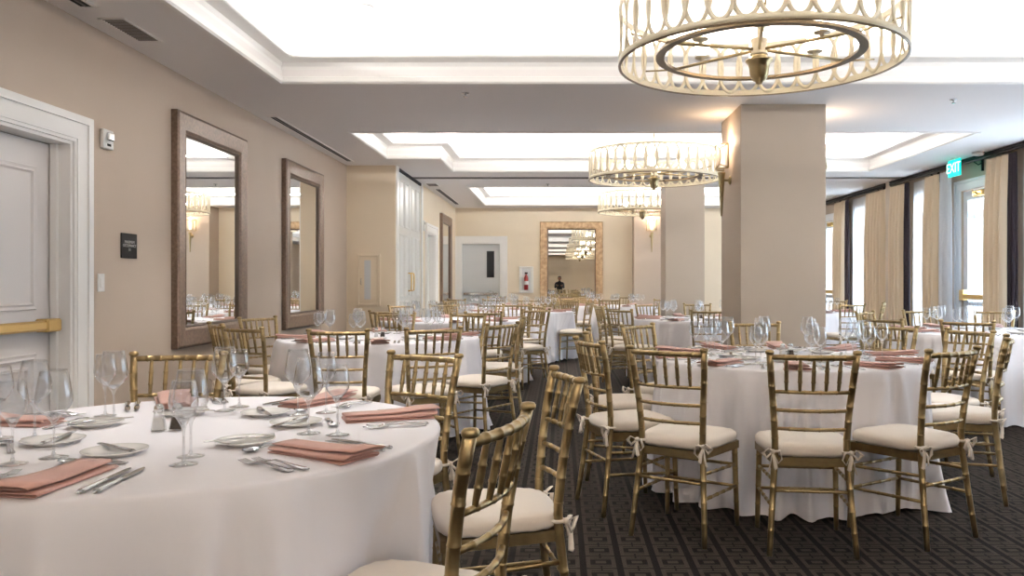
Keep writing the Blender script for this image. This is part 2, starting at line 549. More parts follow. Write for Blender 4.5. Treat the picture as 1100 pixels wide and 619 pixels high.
# door 1, front left, double leaf
mb = MB(); casing(mb, 'x', XL, 3.15, 5.07, 2.11, .17, 1)
mb.box(XL - .13, XL, 5.05, 5.07, 0, 2.11).box(XL - .13, XL, 3.15, 3.17, 0, 2.11).box(XL - .13, XL, 3.17, 5.05, 2.09, 2.11)
mb.box(XL - .115, XL - .075, 5.03, 5.05, 0, 2.09)
struct('trim_2', mb, 'white', label='white stepped casing around the front left door')
root = empty('door_1', (XL - .15, 4.11, 0)); tag(root, 'warm grey panelled double door', None, None, 'structure')
for s_, y0 in ((1, .005), (-1, -.935)):
    lf = MB().box(-.025, .025, y0, y0 + .93, .01, 2.085)
    mxf = Matrix(((0, 1, 0, .025), (1, 0, 0, 0), (0, 0, 1, 0), (0, 0, 0, 1)))
    ya, yb = y0 + .14, y0 + .79
    panel_frame(lf, mxf, ya, yb, 1.06, 1.93, .045)
    panel_frame(lf, mxf, ya, yb, .16, .80, .045)
    panel_frame(lf, mxf, ya + .08, yb - .08, .24, .72, .02)
    leaf = lf.build('door_leaf', 'door', root)
    bar = MB()
    bar.bevbox(.05, .10, y0 + .05, y0 + .9, .935, .995, .012)
    bar.bevbox(.025, .11, y0 + .04, y0 + .16, .925, 1.005, .01).bevbox(.025, .11, y0 + .78, y0 + .92, .925, 1.005, .01)
    bar.build('panic_bar', 'brass', leaf)

# pocket doors of the movable partition
root = empty('door_2', (XL2, 12.75, 0)); tag(root, 'tall white four-panel pocket doors with brass pulls', None, None, 'structure')
for k, y0 in enumerate((-.96, .0)):
    lf = MB().box(-.045, -.005, y0 + .005, y0 + .955, .01, 2.85)
    mxf = Matrix(((0, 1, 0, -.005), (1, 0, 0, 0), (0, 0, 1, 0), (0, 0, 0, 1)))
    for (z0, z1) in ((.15, .95), (1.0, 1.95), (2.05, 2.75)):
        panel_frame(lf, mxf, y0 + .10, y0 + .455, z0, z1, .03, .012)
        panel_frame(lf, mxf, y0 + .51, y0 + .86, z0, z1, .03, .012)
    leaf = lf.build('door_leaf', 'doorwhite', root)
    hy = y0 + (.80 if k == 0 else .06)
    MB().tube([(0, hy, 1.09), (.045, hy, 1.10), (.05, hy, 1.2), (.05, hy, 1.3), (.045, hy, 1.36), (0, hy, 1.37)], .012, 8).build('door_handle', 'brass', leaf)
struct('trim_3', MB().box(XL2, XL2 + .02, 11.62, 11.78, 0, ZC).box(XL2, XL2 + .02, 13.72, 13.84, 0, ZC), 'white', label='white jambs beside the pocket doors')
struct('trim_4', MB().box(XL2 - .05, XL2 + .01, 11.78, 13.72, 2.86, ZC - .002), 'dark', label='dark box painted as the shadow gap over the pocket doors')  # shadow in the gap put in as a dark-coloured box
struct('trim_5', MB().box(XL2, XR, 12.96, 13.02, ZC - .014, ZC).box(XL2, XR, 12.90, 12.92, ZC - .006, ZC), 'track', label='grey partition track across the ceiling')

# door 3, left wall beyond the pocket doors
mb = MB(); casing(mb, 'x', XL2, 14.3, 15.3, 2.11, .16, 1)
mb.box(XL2 - .13, XL2, 14.3, 14.32, 0, 2.11).box(XL2 - .13, XL2, 15.28, 15.3, 0, 2.11).box(XL2 - .13, XL2, 14.32, 15.28, 2.09, 2.11)
struct('trim_6', mb, 'white', label='white casing of the side door beyond the pocket doors')
root = empty('door_3', (XL2 - .14, 14.8, 0)); tag(root, 'white flush side door', None, None, 'structure')
leaf = MB().box(-.025, .025, -.48, .48, .01, 2.085).build('door_leaf', 'doorwhite', root)
MB().lathe([(0, 0), (.035, 0), (.035, .012), (.014, .016), (.014, .05), (.03, .056), (.036, .075), (.028, .095), (0, .10)], 16, T(.025, -.40, .95) @ RY(PI / 2)).build('door_knob', 'brass', leaf)
# door 4, back wall
mb = MB(); casing(mb, 'y', YB, -2.23, -1.33, 2.11, .155, -1)
mb.box(-2.23, -2.21, YB, YB + .12, 0, 2.11).box(-1.35, -1.33, YB, YB + .12, 0, 2.11).box(-2.21, -1.35, YB, YB + .12, 2.09, 2.11)
struct('trim_7', mb, 'white', label='white casing of the door on the back wall')
root = empty('door_4', (-1.78, YB + .10, 0)); tag(root, 'white door with narrow dark vision panel', None, None, 'structure')
leaf = MB().box(-.43, .43, -.02, .02, .01, 2.085).build('door_leaf', 'greypaint', root)
MB().box(.13, .30, -.03, -.018, 1.33, 1.93).build('vision_panel', 'blackglass', leaf)
MB().bevbox(-.40, .40, -.07, -.04, .93, .99, .008).build('panic_bar', 'chrome', leaf)

# ------------------------------------------------------------------ things on the walls
def wall_mirror(loc, rz, label, fm):
    """1.5 x 1.93 framed mirror; local +y points out of the wall, x across"""
    r = empty('wall_mirror', loc, rz)
    tag(r, label, 'mirror', 'tall framed mirrors')
    W2, H = .71, 1.89
    prof = [(0, 0), (0, .05), (.02, .06), (.14, .05), (.165, .035)]
    mb = MB(); vs = []; fs = []
    cor = [(-W2, 0), (W2, 0), (W2, H), (-W2, H)]; sg = [(1, 1), (-1, 1), (-1, -1), (1, -1)]
    for (o, h) in prof:
        for c, q in zip(cor, sg): vs.append((c[0] + q[0] * o, h, c[1] + q[1] * o))
    for k in range(len(prof) - 1):
        for i in range(4):
            j = (i + 1) % 4
            fs.append((k * 4 + i, k * 4 + j, (k + 1) * 4 + j, (k + 1) * 4 + i))
    mb.add(vs, fs)
    mb.build('frame', fm, r)
    mb = MB(); vs = []; fs = []
    for (o, h) in [(.163, .036), (.17, .042), (.182, .036), (.185, .018)]:
        for c, q in zip(cor, sg): vs.append((c[0] + q[0] * o, h, c[1] + q[1] * o))
    for k in range(3):
        for i in range(4):
            j = (i + 1) % 4
            fs.append((k * 4 + i, k * 4 + j, (k + 1) * 4 + j, (k + 1) * 4 + i))
    mb.add(vs, fs); mb.build('inner_bead', 'frame_edge', r)
    MB().box(-W2 + .17, W2 - .17, .012, .02, .17, H - .17).build('mirror_glass', 'mirror', r)
    return r
wall_mirror((XL, 7.07, .70), -PI / 2, 'bronze-framed mirror on the left wall, nearest the grey door', 'frame')
wall_mirror((XL, 9.60, .70), -PI / 2, 'bronze-framed mirror on the left wall, nearer the beige corner', 'frame')
wall_mirror((XL2, 16.6, .70), -PI / 2, 'narrow-looking framed mirror on the far left wall beside the back corner', 'frame')
wall_mirror((.27, YB, .70), PI, 'gold-leaf framed mirror on the back wall', 'framegold_lit')

# occupancy sign
r = empty('wall_sign', (XL, 5.73, 1.485), PI / 2); tag(r, 'small black occupancy sign on the left wall', 'sign')
MB().bevbox(-.105, .105, -.008, 0, -.088, .088, .003).build('plate', 'plate_dark', r)
def text_obj(name, body, size, m, parent, loc, rot, ext=.001, align='CENTER'):
    c = D.curves.new(name, 'FONT'); c.body = body; c.size = size; c.extrude = ext; c.align_x = align; c.align_y = 'CENTER'
    c.materials.append(M[m])
    tmp = D.objects.new(name, c)
    COL.objects.link(tmp)
    dg = bpy.context.evaluated_depsgraph_get()
    me = D.meshes.new_from_object(tmp.evaluated_get(dg))
    D.objects.remove(tmp)
    o = D.objects.new(name, me); COL.objects.link(o); o.parent = parent; o.location = loc; o.rotation_euler = rot
    return o
for k, (t_, z_) in enumerate((('MAXIMUM', .026), ('OCCUPANCY', 0.0), ('80', -.028))):
    text_obj('lettering', t_, .028, 'lettering', r, (0, -.009, z_), (PI / 2, 0, 0))
# strobe / thermostat box
r = empty('wall_sensor', (XL, 5.43, 2.185), PI / 2); tag(r, 'white wall alarm box above the light switch', 'alarm')
MB().bevbox(-.06, .06, -.03, 0, -.065, .065, .006).build('housing', 'plastic', r)
MB().bevbox(-.035, .035, -.05, -.03, -.01, .045, .006).build('lens', 'chrome', r)
MB().box(-.02, .02, -.034, -.03, -.045, -.03).build('button', 'plate_dark', r)
r = empty('light_switch', (XL, 5.38, 1.225), PI / 2); tag(r, 'white rocker light switch beside the front left door', 'light switch')
MB().bevbox(-.04, .04, -.008, 0, -.06, .06, .003).build('cover_plate', 'plastic', r)
MB().bevbox(-.017, .017, -.013, -.008, -.034, .034, .002).build('rocker', 'plastic', r)
r = empty('thermostat', (XL2, 13.95, 2.2), PI / 2); tag(r, 'small white wall box beside the pocket doors', 'thermostat')
MB().bevbox(-.05, .05, -.03, 0, -.09, .09, .005).build('housing', 'plastic', r)
MB().box(-.03, .03, -.034, -.03, .02, .06).build('display', 'track', r)
# access cabinet on the jog face (faces -Y)
r = empty('wall_cabinet', (-2.73, YJ, .89)); tag(r, 'beige-framed wall cabinet with pale glazed door', 'cabinet')
mb = MB()
for a in ((-.17, -.135, 0, .74), (.135, .17, 0, .74), (-.135, .135, 0, .035), (-.135, .135, .705, .74)):
    mb.bevbox(a[0], a[1], -.03, 0, a[2], a[3], .004)
mb.build('frame', 'wall_back', r)
dr = MB().bevbox(-.132, .132, -.018, 0, .038, .702, .003).build('door', 'wall_back', r)
MB().box(-.06, .03, -.022, -.018, .09, .65).build('pane', 'greypaint', dr)
MB().tube([(-.105, -.018, .30), (-.105, -.04, .31), (-.105, -.04, .38), (-.105, -.018, .39)], .006, 6).build('handle', 'chrome', dr)
# fire extinguisher cabinet on the back wall
r = empty('fire_extinguisher_cabinet', (-.75, YB, .98)); tag(r, 'white recessed fire extinguisher cabinet on the back wall', 'fire extinguisher cabinet')
mb = MB()
for a in ((-.16, -.10, 0, .60), (.10, .16, 0, .60), (-.10, .10, 0, .05), (-.10, .10, .55, .60)):
    mb.bevbox(a[0], a[1], -.03, 0, a[2], a[3], .004)
mb.build('frame', 'doorwhite', r)
MB().box(-.10, .10, -.012, 0, .05, .55).build('back_panel', 'greypaint', r)
e = MB().lathe([(0, 0), (.042, 0), (.048, .01), (.048, .27), (.03, .32), (.015, .34), (.015, .36)], 18, T(0, -.05, .07)).build('extinguisher', 'red', r)
MB().bevbox(-.035, .035, -.06, -.035, .43, .47, .004).build('valve', 'plate_dark', e)
MB().lathe([(.0485, .12), (.0485, .2)], 18, T(0, -.05, .07)).build('instruction_label', 'plastic', e)

# ceiling fittings
def slot(x0, x1, y0, y1, label):
    r = empty('air_diffuser', ((x0 + x1) / 2, (y0 + y1) / 2, ZC)); tag(r, label, 'air vent', 'ceiling air vents')
    w, l = (x1 - x0) / 2, (y1 - y0) / 2
    mb = MB(); mb.box(-w, -w + .022, -l, l, -.008, 0).box(w - .022, w, -l, l, -.008, 0).box(-w, w, -l, -l + .022, -.008, 0).box(-w, w, l - .022, l, -.008, 0)
    mb.build('frame', 'ceil', r)
    MB().box(-w + .022, w - .022, -l + .022, l - .022, -.003, .0).build('slot', 'dark', r)
    mb = MB().box(-.006, .006, -l + .03, l - .03, -.008, -.003); mb.build('blade', 'track', r)
slot(-2.95, -2.84, 8.15, 11.2, 'long slot air vent in the ceiling beside the brown mirrors')
slot(-2.25, -2.13, 14.5, 17.4, 'long slot air vent in the ceiling beside the far left wall')
slot(-2.92, -2.80, 3.2, 4.92, 'slot air vent in the ceiling above the front left door')
for (x0, x1, y0, y1, lb) in ((-2.92, -2.75, 5.12, 5.62, 'painted ceiling grille between the slot vents near the front left door'), (-2.28, -2.08, 13.7, 14.1, 'small square ceiling grille near the pocket doors')):
    r = empty('ceiling_grille', ((x0 + x1) / 2, (y0 + y1) / 2, ZC)); tag(r, lb, 'air vent', 'ceiling air vents')
    w, l = (x1 - x0) / 2, (y1 - y0) / 2
    mb = MB(); mb.box(-w, -w + .015, -l, l, -.007, 0).box(w - .015, w, -l, l, -.007, 0).box(-w, w, -l, -l + .015, -.007, 0).box(-w, w, l - .015, l, -.007, 0)
    mb.build('frame', 'ceil', r)
    mb = MB(); n = 16
    for k in range(n):
        yy = -l + .02 + (2 * l - .04) * (k + .5) / n
        mb.box(-w + .015, w - .015, yy - .006, yy + .004, -.005, 0)
    mb.build('louvre', 'track', r)
for (x, y_, lb) in ((3.6, 7.4, 'small ceiling sprinkler to the right of the near column'), (-.83, 7.15, 'small ceiling sprinkler left of the near column'), (-.2, 13.8, 'tiny ceiling sprinkler beyond the partition track')):
    r = empty('sprinkler', (x, y_, ZC)); tag(r, lb, 'sprinkler', 'ceiling sprinklers')
    MB().lathe([(0, 0), (.035, 0), (.03, -.008), (.012, -.01)], 16).build('escutcheon', 'chrome', r)
    MB().lathe([(.008, -.008), (.008, -.03), (.02, -.032), (.02, -.036), (0, -.036)], 12).build('head', 'chrome', r)
r = empty('smoke_detector', (5.38, 10.4, ZC)); tag(r, 'round white smoke detector beside the exit sign', 'smoke detector')
MB().lathe([(0, 0), (.075, 0), (.075, -.02), (.06, -.045), (.03, -.052), (0, -.052)], 24).build('housing', 'plastic', r)
MB().lathe([(.076, -.012), (.078, -.016), (.076, -.02)], 24).build('vent_ring', 'track', r)
# downlights in the raised panels
for (x, y_, lb) in ((-1.50, 6.17, 'recessed downlight in the nearest lit ceiling panel'), (-.8, 11.55, 'recessed downlight left in the middle lit ceiling panel'), (3.85, 10.2, 'recessed downlight right in the middle lit ceiling panel'),
    (-1.50, 3.9, 'added unseen downlight above the front left table'), (3.9, 3.9, 'added unseen downlight above the front right floor'), (3.9, 6.17, 'added unseen downlight above the right of the large table'),  # from here on: unseen downlights added for more light on the tables
    (-.8, 14.9, 'added unseen downlight at the left of the farthest lit panel'), (3.8, 14.9, 'added unseen downlight at the right of the farthest lit panel'), (-1.6, 9.7, 'added unseen downlight above the table by the pocket doors')):
    r = empty('downlight', (x, y_, ZR)); tag(r, lb, 'ceiling light', 'recessed downlights')
    MB().lathe([(.075, 0), (.095, 0), (.095, -.008), (.075, -.012), (.07, 0)], 24).build('trim_ring', 'white', r)
    MB().lathe([(0, -.004), (.07, -.004)], 24).build('lens', 'canlight', r)
    add_light('downlight_lamp', 'SPOT', (x, y_, ZR - .03), E_DOWN, C_COVE, (0, 0, 0), spot_size=1.5, spot_blend=.6, shadow_soft_size=.05)

# exit sign
r = empty('exit_sign', (5.33, 10.93, 2.90), -PI / 2); tag(r, 'green lit EXIT sign hanging above the curtained door', 'exit sign')
MB().box(-.05, .05, -.03, .03, -.02, 0).build('canopy', 'plastic', r)
f = MB().bevbox(-.16, .16, -.014, .014, -.245, -.02, .004).build('panel', 'exit', r)
text_obj('lettering', 'EXIT', .19, 'exitletter', f, (0, -.016, -.135), (PI / 2, 0, 0), .002)

# ------------------------------------------------------------------ chandeliers
def make_chandelier():
    R, H = .85, .37
    r = empty('drum_chandelier', (0, 0, 0))
    # bands
    def band(z0, z1, nm):
        mb = MB(); mb.lathe([(R - .006, z0), (R + .006, z0), (R + .008, (z0 + z1) / 2), (R + .006, z1), (R - .006, z1), (R - .006, z0)], 96); return mb.build(nm, 'champagne', r)
    band(0, .036, 'lower_band'); band(H - .034, H, 'upper_band')
    MB().lathe([(R - .008, -.006), (R + .009, -.006), (R + .009, 0), (R - .008, 0), (R - .008, -.006)], 96).build('rim', 'bronze', r)
    # interlaced oval rings
    mb = MB(); n = 40; a_, b_ = .078, (H - .045) / 2; w = .0135
    zc = H / 2
    for k in range(n):
        rr = R + (.0035 if k % 2 else -.0035)
        th0 = 2 * PI * k / n
        vs = []; fs = []; S = 30
        for i in range(S):
            t = 2 * PI * i / S
            for (ss, dr) in ((-1, -.003), (1, -.003), (1, .003), (-1, .003)):
                u = (a_ + ss * w) * math.cos(t); z = zc + (b_ + ss * w) * math.sin(t)
                th = th0 + u / R
                vs.append(((rr + dr) * math.cos(th), (rr + dr) * math.sin(th), z))
        for i in range(S):
            j = (i + 1) % S
            for q in range(4):
                q2 = (q + 1) % 4
                fs.append((i * 4 + q, j * 4 + q, j * 4 + q2, i * 4 + q2))
        mb.add(vs, fs, True)
    mb.build('oval_lattice', 'champagne', r)
    # inner ring and arms
    MB().lathe([(.575, .050), (.628, .050), (.628, .067), (.575, .067), (.575, .050)], 80, smooth=False).build('inner_ring', 'bronze', r)
    for k in range(6):
        a = 2 * PI * k / 6 + .32
        arm = MB().tube([(.03 * math.cos(a), .03 * math.sin(a), .085), (.62 * math.cos(a), .62 * math.sin(a), .072), ], .010, 8)
        arm.tube([(.62 * math.cos(a), .62 * math.sin(a), .07), (R * math.cos(a), R * math.sin(a), .10)], .006, 8)
        arm.build('arm', 'oldbrass', r)
    # hub and finial
    MB().lathe([(0, -.128), (.018, -.124), (.024, -.112), (.042, -.10), (.055, -.07), (.060, -.03), (.066, -.005), (.082, .012), (.084, .022), (.055, .028), (.045, .036), (.048, .05)], 24).build('finial', 'oldbrass', r)
    MB().lathe([(.04, .048), (.055, .052), (.055, .062), (.048, .068), (.048, .135), (.055, .14), (.05, .15), (.012, .155), (.012, .40)], 24).build('hub', 'champagne', r)
    # candle cups with glowing bulbs
    for k in range(6):
        a = 2 * PI * k / 6 + .32
        cx, cy = .40 * math.cos(a), .40 * math.sin(a)
        c = MB().lathe([(0, .08), (.014, .082), (.014, .10), (.045, .105), (.05, .112), (.012, .116), (.012, .14)], 20, T(cx, cy, 0)).build('lamp_cup', 'champagne', r)
        MB().lathe([(0, .138), (.045, .14), (.048, .15), (.048, .23), (.044, .235), (0, .235)], 20, T(cx, cy, 0)).build('lamp_shade', 'bulb', c)
    # ceiling rod
    MB().lathe([(.009, .39), (.009, .66), (.06, .665), (.065, .69), (0, .69)], 16).build('ceiling_rod', 'oldbrass', r)
    return r
ch = make_chandelier()
CH = [(1.22, 4.95, 'large drum chandelier of interlaced ovals, nearest and topmost in the picture', 6),
      (1.24, 10.6, 'drum chandelier of interlaced ovals in the middle ceiling recess', 3),
      (1.60, 15.6, 'drum chandelier of interlaced ovals farthest back, before the gold mirror', 3),
      (1.2, -.4, 'drum chandelier behind the camera, seen only in the back mirror', 1),
      (1.2, -5.9, 'drum chandelier farther behind the camera, seen only in the mirror', 1),
      (1.2, -11.4, 'drum chandelier at the rear end of the room, seen only in the mirror', 1)]
for i, (x, y_, lb, nl) in enumerate(CH):
    c = ch if i == 0 else copy_tree(ch)
    c.location = (x, y_, 2.565 + (ZR - .69 - 2.63) + .0)
    c.location.z = 2.565
    tag(c, lb, 'chandelier', 'drum chandeliers')
    for k in range(nl):
        a = 2 * PI * k / nl + .32
        rad = .40 if nl > 1 else 0
        add_light('chandelier_lamp', 'POINT', (x + rad * math.cos(a), y_ + rad * math.sin(a), 2.565 + .19), E_CHAND * 6 / nl, C_WARM, shadow_soft_size=.05)
# rods end a little under the raised panels: lengthen them with a canopy
for o in [o for o in COL.objects if o.name.startswith('ceiling_rod')]:
    o.scale = (1, 1, (ZR - 2.565) / .69)

# ------------------------------------------------------------------ wall sconces (local +y out of the wall)
def make_sconce():
    r = empty('wall_sconce')
    MB().lathe([(0, 0), (.04, 0), (.045, .008), (.03, .02), (.012, .025), (.012, .07)], 20, RX(-PI / 2)).build('backplate', 'oldbrass', r)
    MB().lathe([(0, -.36), (.008, -.355), (.011, -.33), (.02, -.15), (.034, .05), (.04, .075), (.03, .08), (0, .08)], 20, T(0, .09, 0)).build('stem', 'oldbrass', r)
    # half-drum glass shade with a brass lattice
    vs = []; fs = []; S = 14; w, d = .11, .10
    arc = [(w * math.sin(PI * (i / S - .5)), .045 + d * math.cos(PI * (i / S - .5))) for i in range(S + 1)]
    for (x, y) in arc:
        vs += [(x * .93, y * .95, .115), (x * .93, y * .95, .345)]
    for i in range(S): fs.append((2 * i, 2 * i + 2, 2 * i + 3, 2 * i + 1))
    sh = MB().add(vs, fs, True).build('shade', 'sconceglass', r)
    mb = MB()
    for z in (.11, .35): mb.tube([(x, y, z) for x, y in arc], .0075, 6)
    for k in (0, S): mb.tube([(arc[k][0], arc[k][1], .11), (arc[k][0], arc[k][1], .35)], .0075, 6)
    def onarc(u):
        a = PI * (u - .5); return w * math.sin(a), .045 + d * math.cos(a)
    el = []
    for i in range(24):
        t = 2 * PI * i / 24
        x, y = onarc(.5 + .27 * math.cos(t)); el.append((x, y + .003, .23 + .118 * math.sin(t)))
    mb.tube(el, .006, 6, closed=True)
    for sx in (-1, 1):
        for sz in (-1, 1):
            p = [(.5 + sx * (.2 + .3 * q), .23 + sz * (.075 + .04 * q)) for q in (0, .5, 1)]
            mb.tube([(*onarc(u), z) for u, z in p], .0055, 6)
    mb.build('lattice', 'oldbrass', sh)
    MB().lathe([(0, .12), (.02, .12), (.022, .18), (.018, .28), (0, .30)], 14, T(0, .075, 0)).build('bulb', 'sconcebulb', r)
    return r
M['sconceglass'] = sheer_mat('frosted_sconce_glass', 0.45, (.80, .74, .66))
M['sconcebulb'] = mat('lit_sconce_bulb', (1, 0.9, 0.75), 0.4, emis=(1.0, 0.84, 0.66), estr=1.6)
sc_ = make_sconce()
sconces = [((1.70, 8.05, 2.24), PI / 2, 'brass sconce on the left face of the near column'),
           ((2.02, 17.8, 2.24), PI, 'brass sconce on the pilaster of the back wall'),
           ((2.50, 8.05, 2.24), -PI / 2, 'brass sconce on the window side of the near column, hidden behind it')]
for i, (loc, rz, lb) in enumerate(sconces):
    c = sc_ if i == 0 else copy_tree(sc_)
    c.location = loc; c.rotation_euler = (0, 0, rz); tag(c, lb, 'wall lamp', 'brass wall sconces')
    p = Vector(loc) + Matrix.Rotation(rz, 3, 'Z') @ Vector((0, .075, .38))
    add_light('sconce_lamp', 'POINT', p, E_SCONCE, C_WARM, shadow_soft_size=.03)

# ------------------------------------------------------------------ windows, glazed doors, curtains (right wall)
wi = 0
for (a, b, z0, z1) in OPEN:
    isdoor = z0 == 0
    wi += 1
    if isdoor:
        mb = MB(); casing(mb, 'x', XR, a, b, z1, .14, -1)
        struct('trim_%d' % (20 + wi), mb, 'window', label='white casing of the glazed door')
        nm = 'door_5' if a < 12 else 'door_6'
        r = empty(nm, (XR + .05, (a + b) / 2, 0)); tag(r, 'white glazed door behind a sheer panel', None, None, 'structure')
        h = (b - a) / 2 - .005
        mb = MB()
        mb.box(-.02, .02, -h, -h + .12, .01, z1 - .01).box(-.02, .02, h - .12, h, .01, z1 - .01).box(-.02, .02, -h + .12, h - .12, z1 - .14, z1 - .01).box(-.02, .02, -h + .12, h - .12, .01, .25)
        mb.box(-.02, .02, -h + .12, h - .12, .90, .96)
        leaf = mb.build('door_leaf', 'window', r)
        MB().box(-.004, .004, -h + .12, h - .12, .25, .90).box(-.004, .004, -h + .12, h - .12, .96, z1 - .14).build('pane', 'pane', leaf)
        mb = MB().bevbox(-.09, -.05, -h + .03, h - .03, .99, 1.06, .01).bevbox(-.10, -.02, h - .13, h - .02, .97, 1.12, .01).bevbox(-.10, -.02, -h + .02, -h + .10, .98, 1.07, .01)
        mb.build('panic_bar', 'brass', leaf)
        mb = MB().bevbox(-.10, -.02, -h + .25, -h + .50, z1 - .12, z1 - .04, .01)
        mb.tube([(-.06, -h + .38, z1 - .10), (-.12, -.1, z1 - .09), (-.05, .15, z1 - .02)], .01, 8)
        mb.build('door_closer', 'brass', leaf)
    else:
        r = empty('window_%d' % wi, (XR + .12, (a + b) / 2, 0)); tag(r, 'tall white framed window behind sheers', None, None, 'structure')
        h = (b - a) / 2
        mb = MB().box(-.03, .03, -h, -h + .06, z0, z1).box(-.03, .03, h - .06, h, z0, z1).box(-.03, .03, -h + .06, h - .06, z0, z0 + .06).box(-.03, .03, -h + .06, h - .06, z1 - .06, z1)
        mb.box(-.02, .02, -.02, .02, z0 + .06, z1 - .06).box(-.02, .02, -h + .06, h - .06, 1.7, 1.74)
        mb.build('window_frame', 'window', r)
        MB().box(-.003, .003, -h + .05, h - .05, z0 + .05, z1 - .05).build('pane', 'pane', r)
    pl = add_light('window_portal', 'AREA', (XR + .29, (a + b) / 2, (z0 + z1) / 2), 1.0, (1, 1, 1), (0, -PI / 2, 0), shape='RECTANGLE', size=z1 - z0, size_y=b - a)
    pl.rotation_euler = (0, PI / 2, 0)
    pl.data.cycles.is_portal = True

def drape(name, y0, y1, m, label, folds=None, amp=.052, z0=.02, z1=2.80, x=5.50, cat='curtain', group=None, flare=0.0, seed=0, thick=.006, ny=None):
    w = y1 - y0
    folds = folds or max(2, round(w / .13))
    ny = ny or folds * 8
    zs = [z0, .5, 1.0, 1.6, 2.2, z1 - .25, z1 - .10, z1 - .02, z1]
    rnd = random.Random(seed + int(y0 * 100))
    ph = [rnd.uniform(-.5, .5) for _ in range(folds + 2)]
    vs = []; fs = []
    for z in zs:
        t = (z1 - z) / (z1 - z0)
        am = amp * (.35 + .65 * min(1, t * 4))
        for i in range(ny + 1):
            u = i / ny
            q = u * folds
            k = int(q); jt = ph[k] * (1 - (q - k)) + ph[min(k + 1, folds)] * (q - k)
            sft = jt * .5 * min(1, t * 2)
            yy = y0 + w * (u + sft / folds * .6 * (0 if i in (0, ny) else 1))
            yy += flare * t * (u - .5)
            xx = am * math.sin(2 * PI * q + jt) + am * .3 * math.sin(4 * PI * q + 1.3 + t)
            vs.append((xx, yy - (y0 + y1) / 2, z))
    for k in range(len(zs) - 1):
        for i in range(ny):
            a = k * (ny + 1) + i
            fs.append((a, a + 1, a + ny + 2, a + ny + 1))
    mb = MB(); mb.add(vs, fs, True)
    o = mb.build(name, m, None, (x, (y0 + y1) / 2, 0))
    if thick:
        md = o.modifiers.new('thickness', 'SOLIDIFY'); md.thickness = thick; md.offset = 0
    tag(o, label, cat, group)
    return o
G1_, G2_, G3_ = 'tan drapes along the window wall', 'dark purple drapes along the window wall', 'white sheers over the windows'
drape('curtain', 9.94, 10.42, 'tan_drape', 'tan drape just right of the curtained door', group=G1_, folds=4)
drape('curtain', 9.745, 9.915, 'purple', 'dark purple drape edge, the rightmost one', group=G2_, folds=3, x=5.50, amp=.02)
drape('sheer_curtain', 8.0, 9.76, 'sheer', 'white sheer at the right edge of the picture', group=G3_, amp=.012, x=5.595, thick=0)
drape('sheer_curtain', 11.37, 11.70, 'lining', 'white drape lining left of the curtained door, flaring to the floor', group=G3_, folds=3, x=5.50, amp=.025, thick=.003, flare=.06)
drape('curtain', 11.755, 12.17, 'tan_drape', 'tan drape just left of the green exit sign', group=G1_, folds=3, seed=2)
drape('sheer_curtain', 12.10, 12.80, 'sheer', 'white sheer over the middle window, left of the exit sign', group=G3_, amp=.012, x=5.595, thick=0)
drape('curtain', 12.74, 12.895, 'purple', 'dark purple drape edge beside the middle sheer', group=G2_, folds=3, x=5.50, amp=.02)
drape('curtain', 12.92, 13.44, 'tan_drape', 'tan drape just right of the wall pier', group=G1_, folds=4, seed=3)
drape('curtain', 13.68, 14.50, 'tan_drape', 'wide tan drape just left of the wall pier', group=G1_, folds=6, seed=4)
drape('sheer_curtain', 14.45, 15.45, 'sheer', 'white sheer over the far window', group=G3_, amp=.012, x=5.595, thick=0)
drape('curtain', 15.40, 15.575, 'purple', 'dark purple drape edge beside the far sheer', group=G2_, folds=3, x=5.50, amp=.02)
drape('curtain', 15.60, 16.15, 'tan_drape', 'tan drape farthest back along the window wall', group=G1_, folds=5, seed=5)
drape('door_sheer', 10.60, 11.20, 'sheer', 'white gathered sheer panel on the glazed door by the exit sign', z0=1.0, z1=2.34, x=5.655, amp=.008, folds=8, thick=0, cat='curtain', group=G3_)
for k, (a, b, z0, z1) in enumerate(OPEN[:2]):
    drape('sheer_curtain', a - .1, b + .1, 'sheer', ('white sheer on the window behind the camera', 'white sheer on the window just outside the right picture edge')[k], group=G3_, amp=.012, x=5.595, thick=0)
for (ya, yb, lb) in ((7.0, 13.46, 'dark curtain rod over the near windows'), (13.66, 18.2, 'dark curtain rod beyond the wall pier')):
    r = empty('curtain_rod', (5.50, (ya + yb) / 2, 2.845)); tag(r, lb, 'curtain rod', 'dark curtain rods')
    h = (yb - ya) / 2
    MB().tube([(0, -h, 0), (0, h, 0)], .022, 12).build('rod', 'rod', r)
    MB().box(-.02, .10, -h, h, .022, .05).build('rail', 'rod', r)
    mb = MB()
    for yy in ([7.8, 10.75, 12.0] if ya < 8 else [14.0, 16.2]):
        q = yy - (ya + yb) / 2
        br = MB(); br.tube([(0, q, -.02), (.06, q, -.06), (.13, q, -.02)], .008, 6); br.box(.10, .13, q - .01, q + .01, -.14, .03); br.build('bracket', 'rod', r)

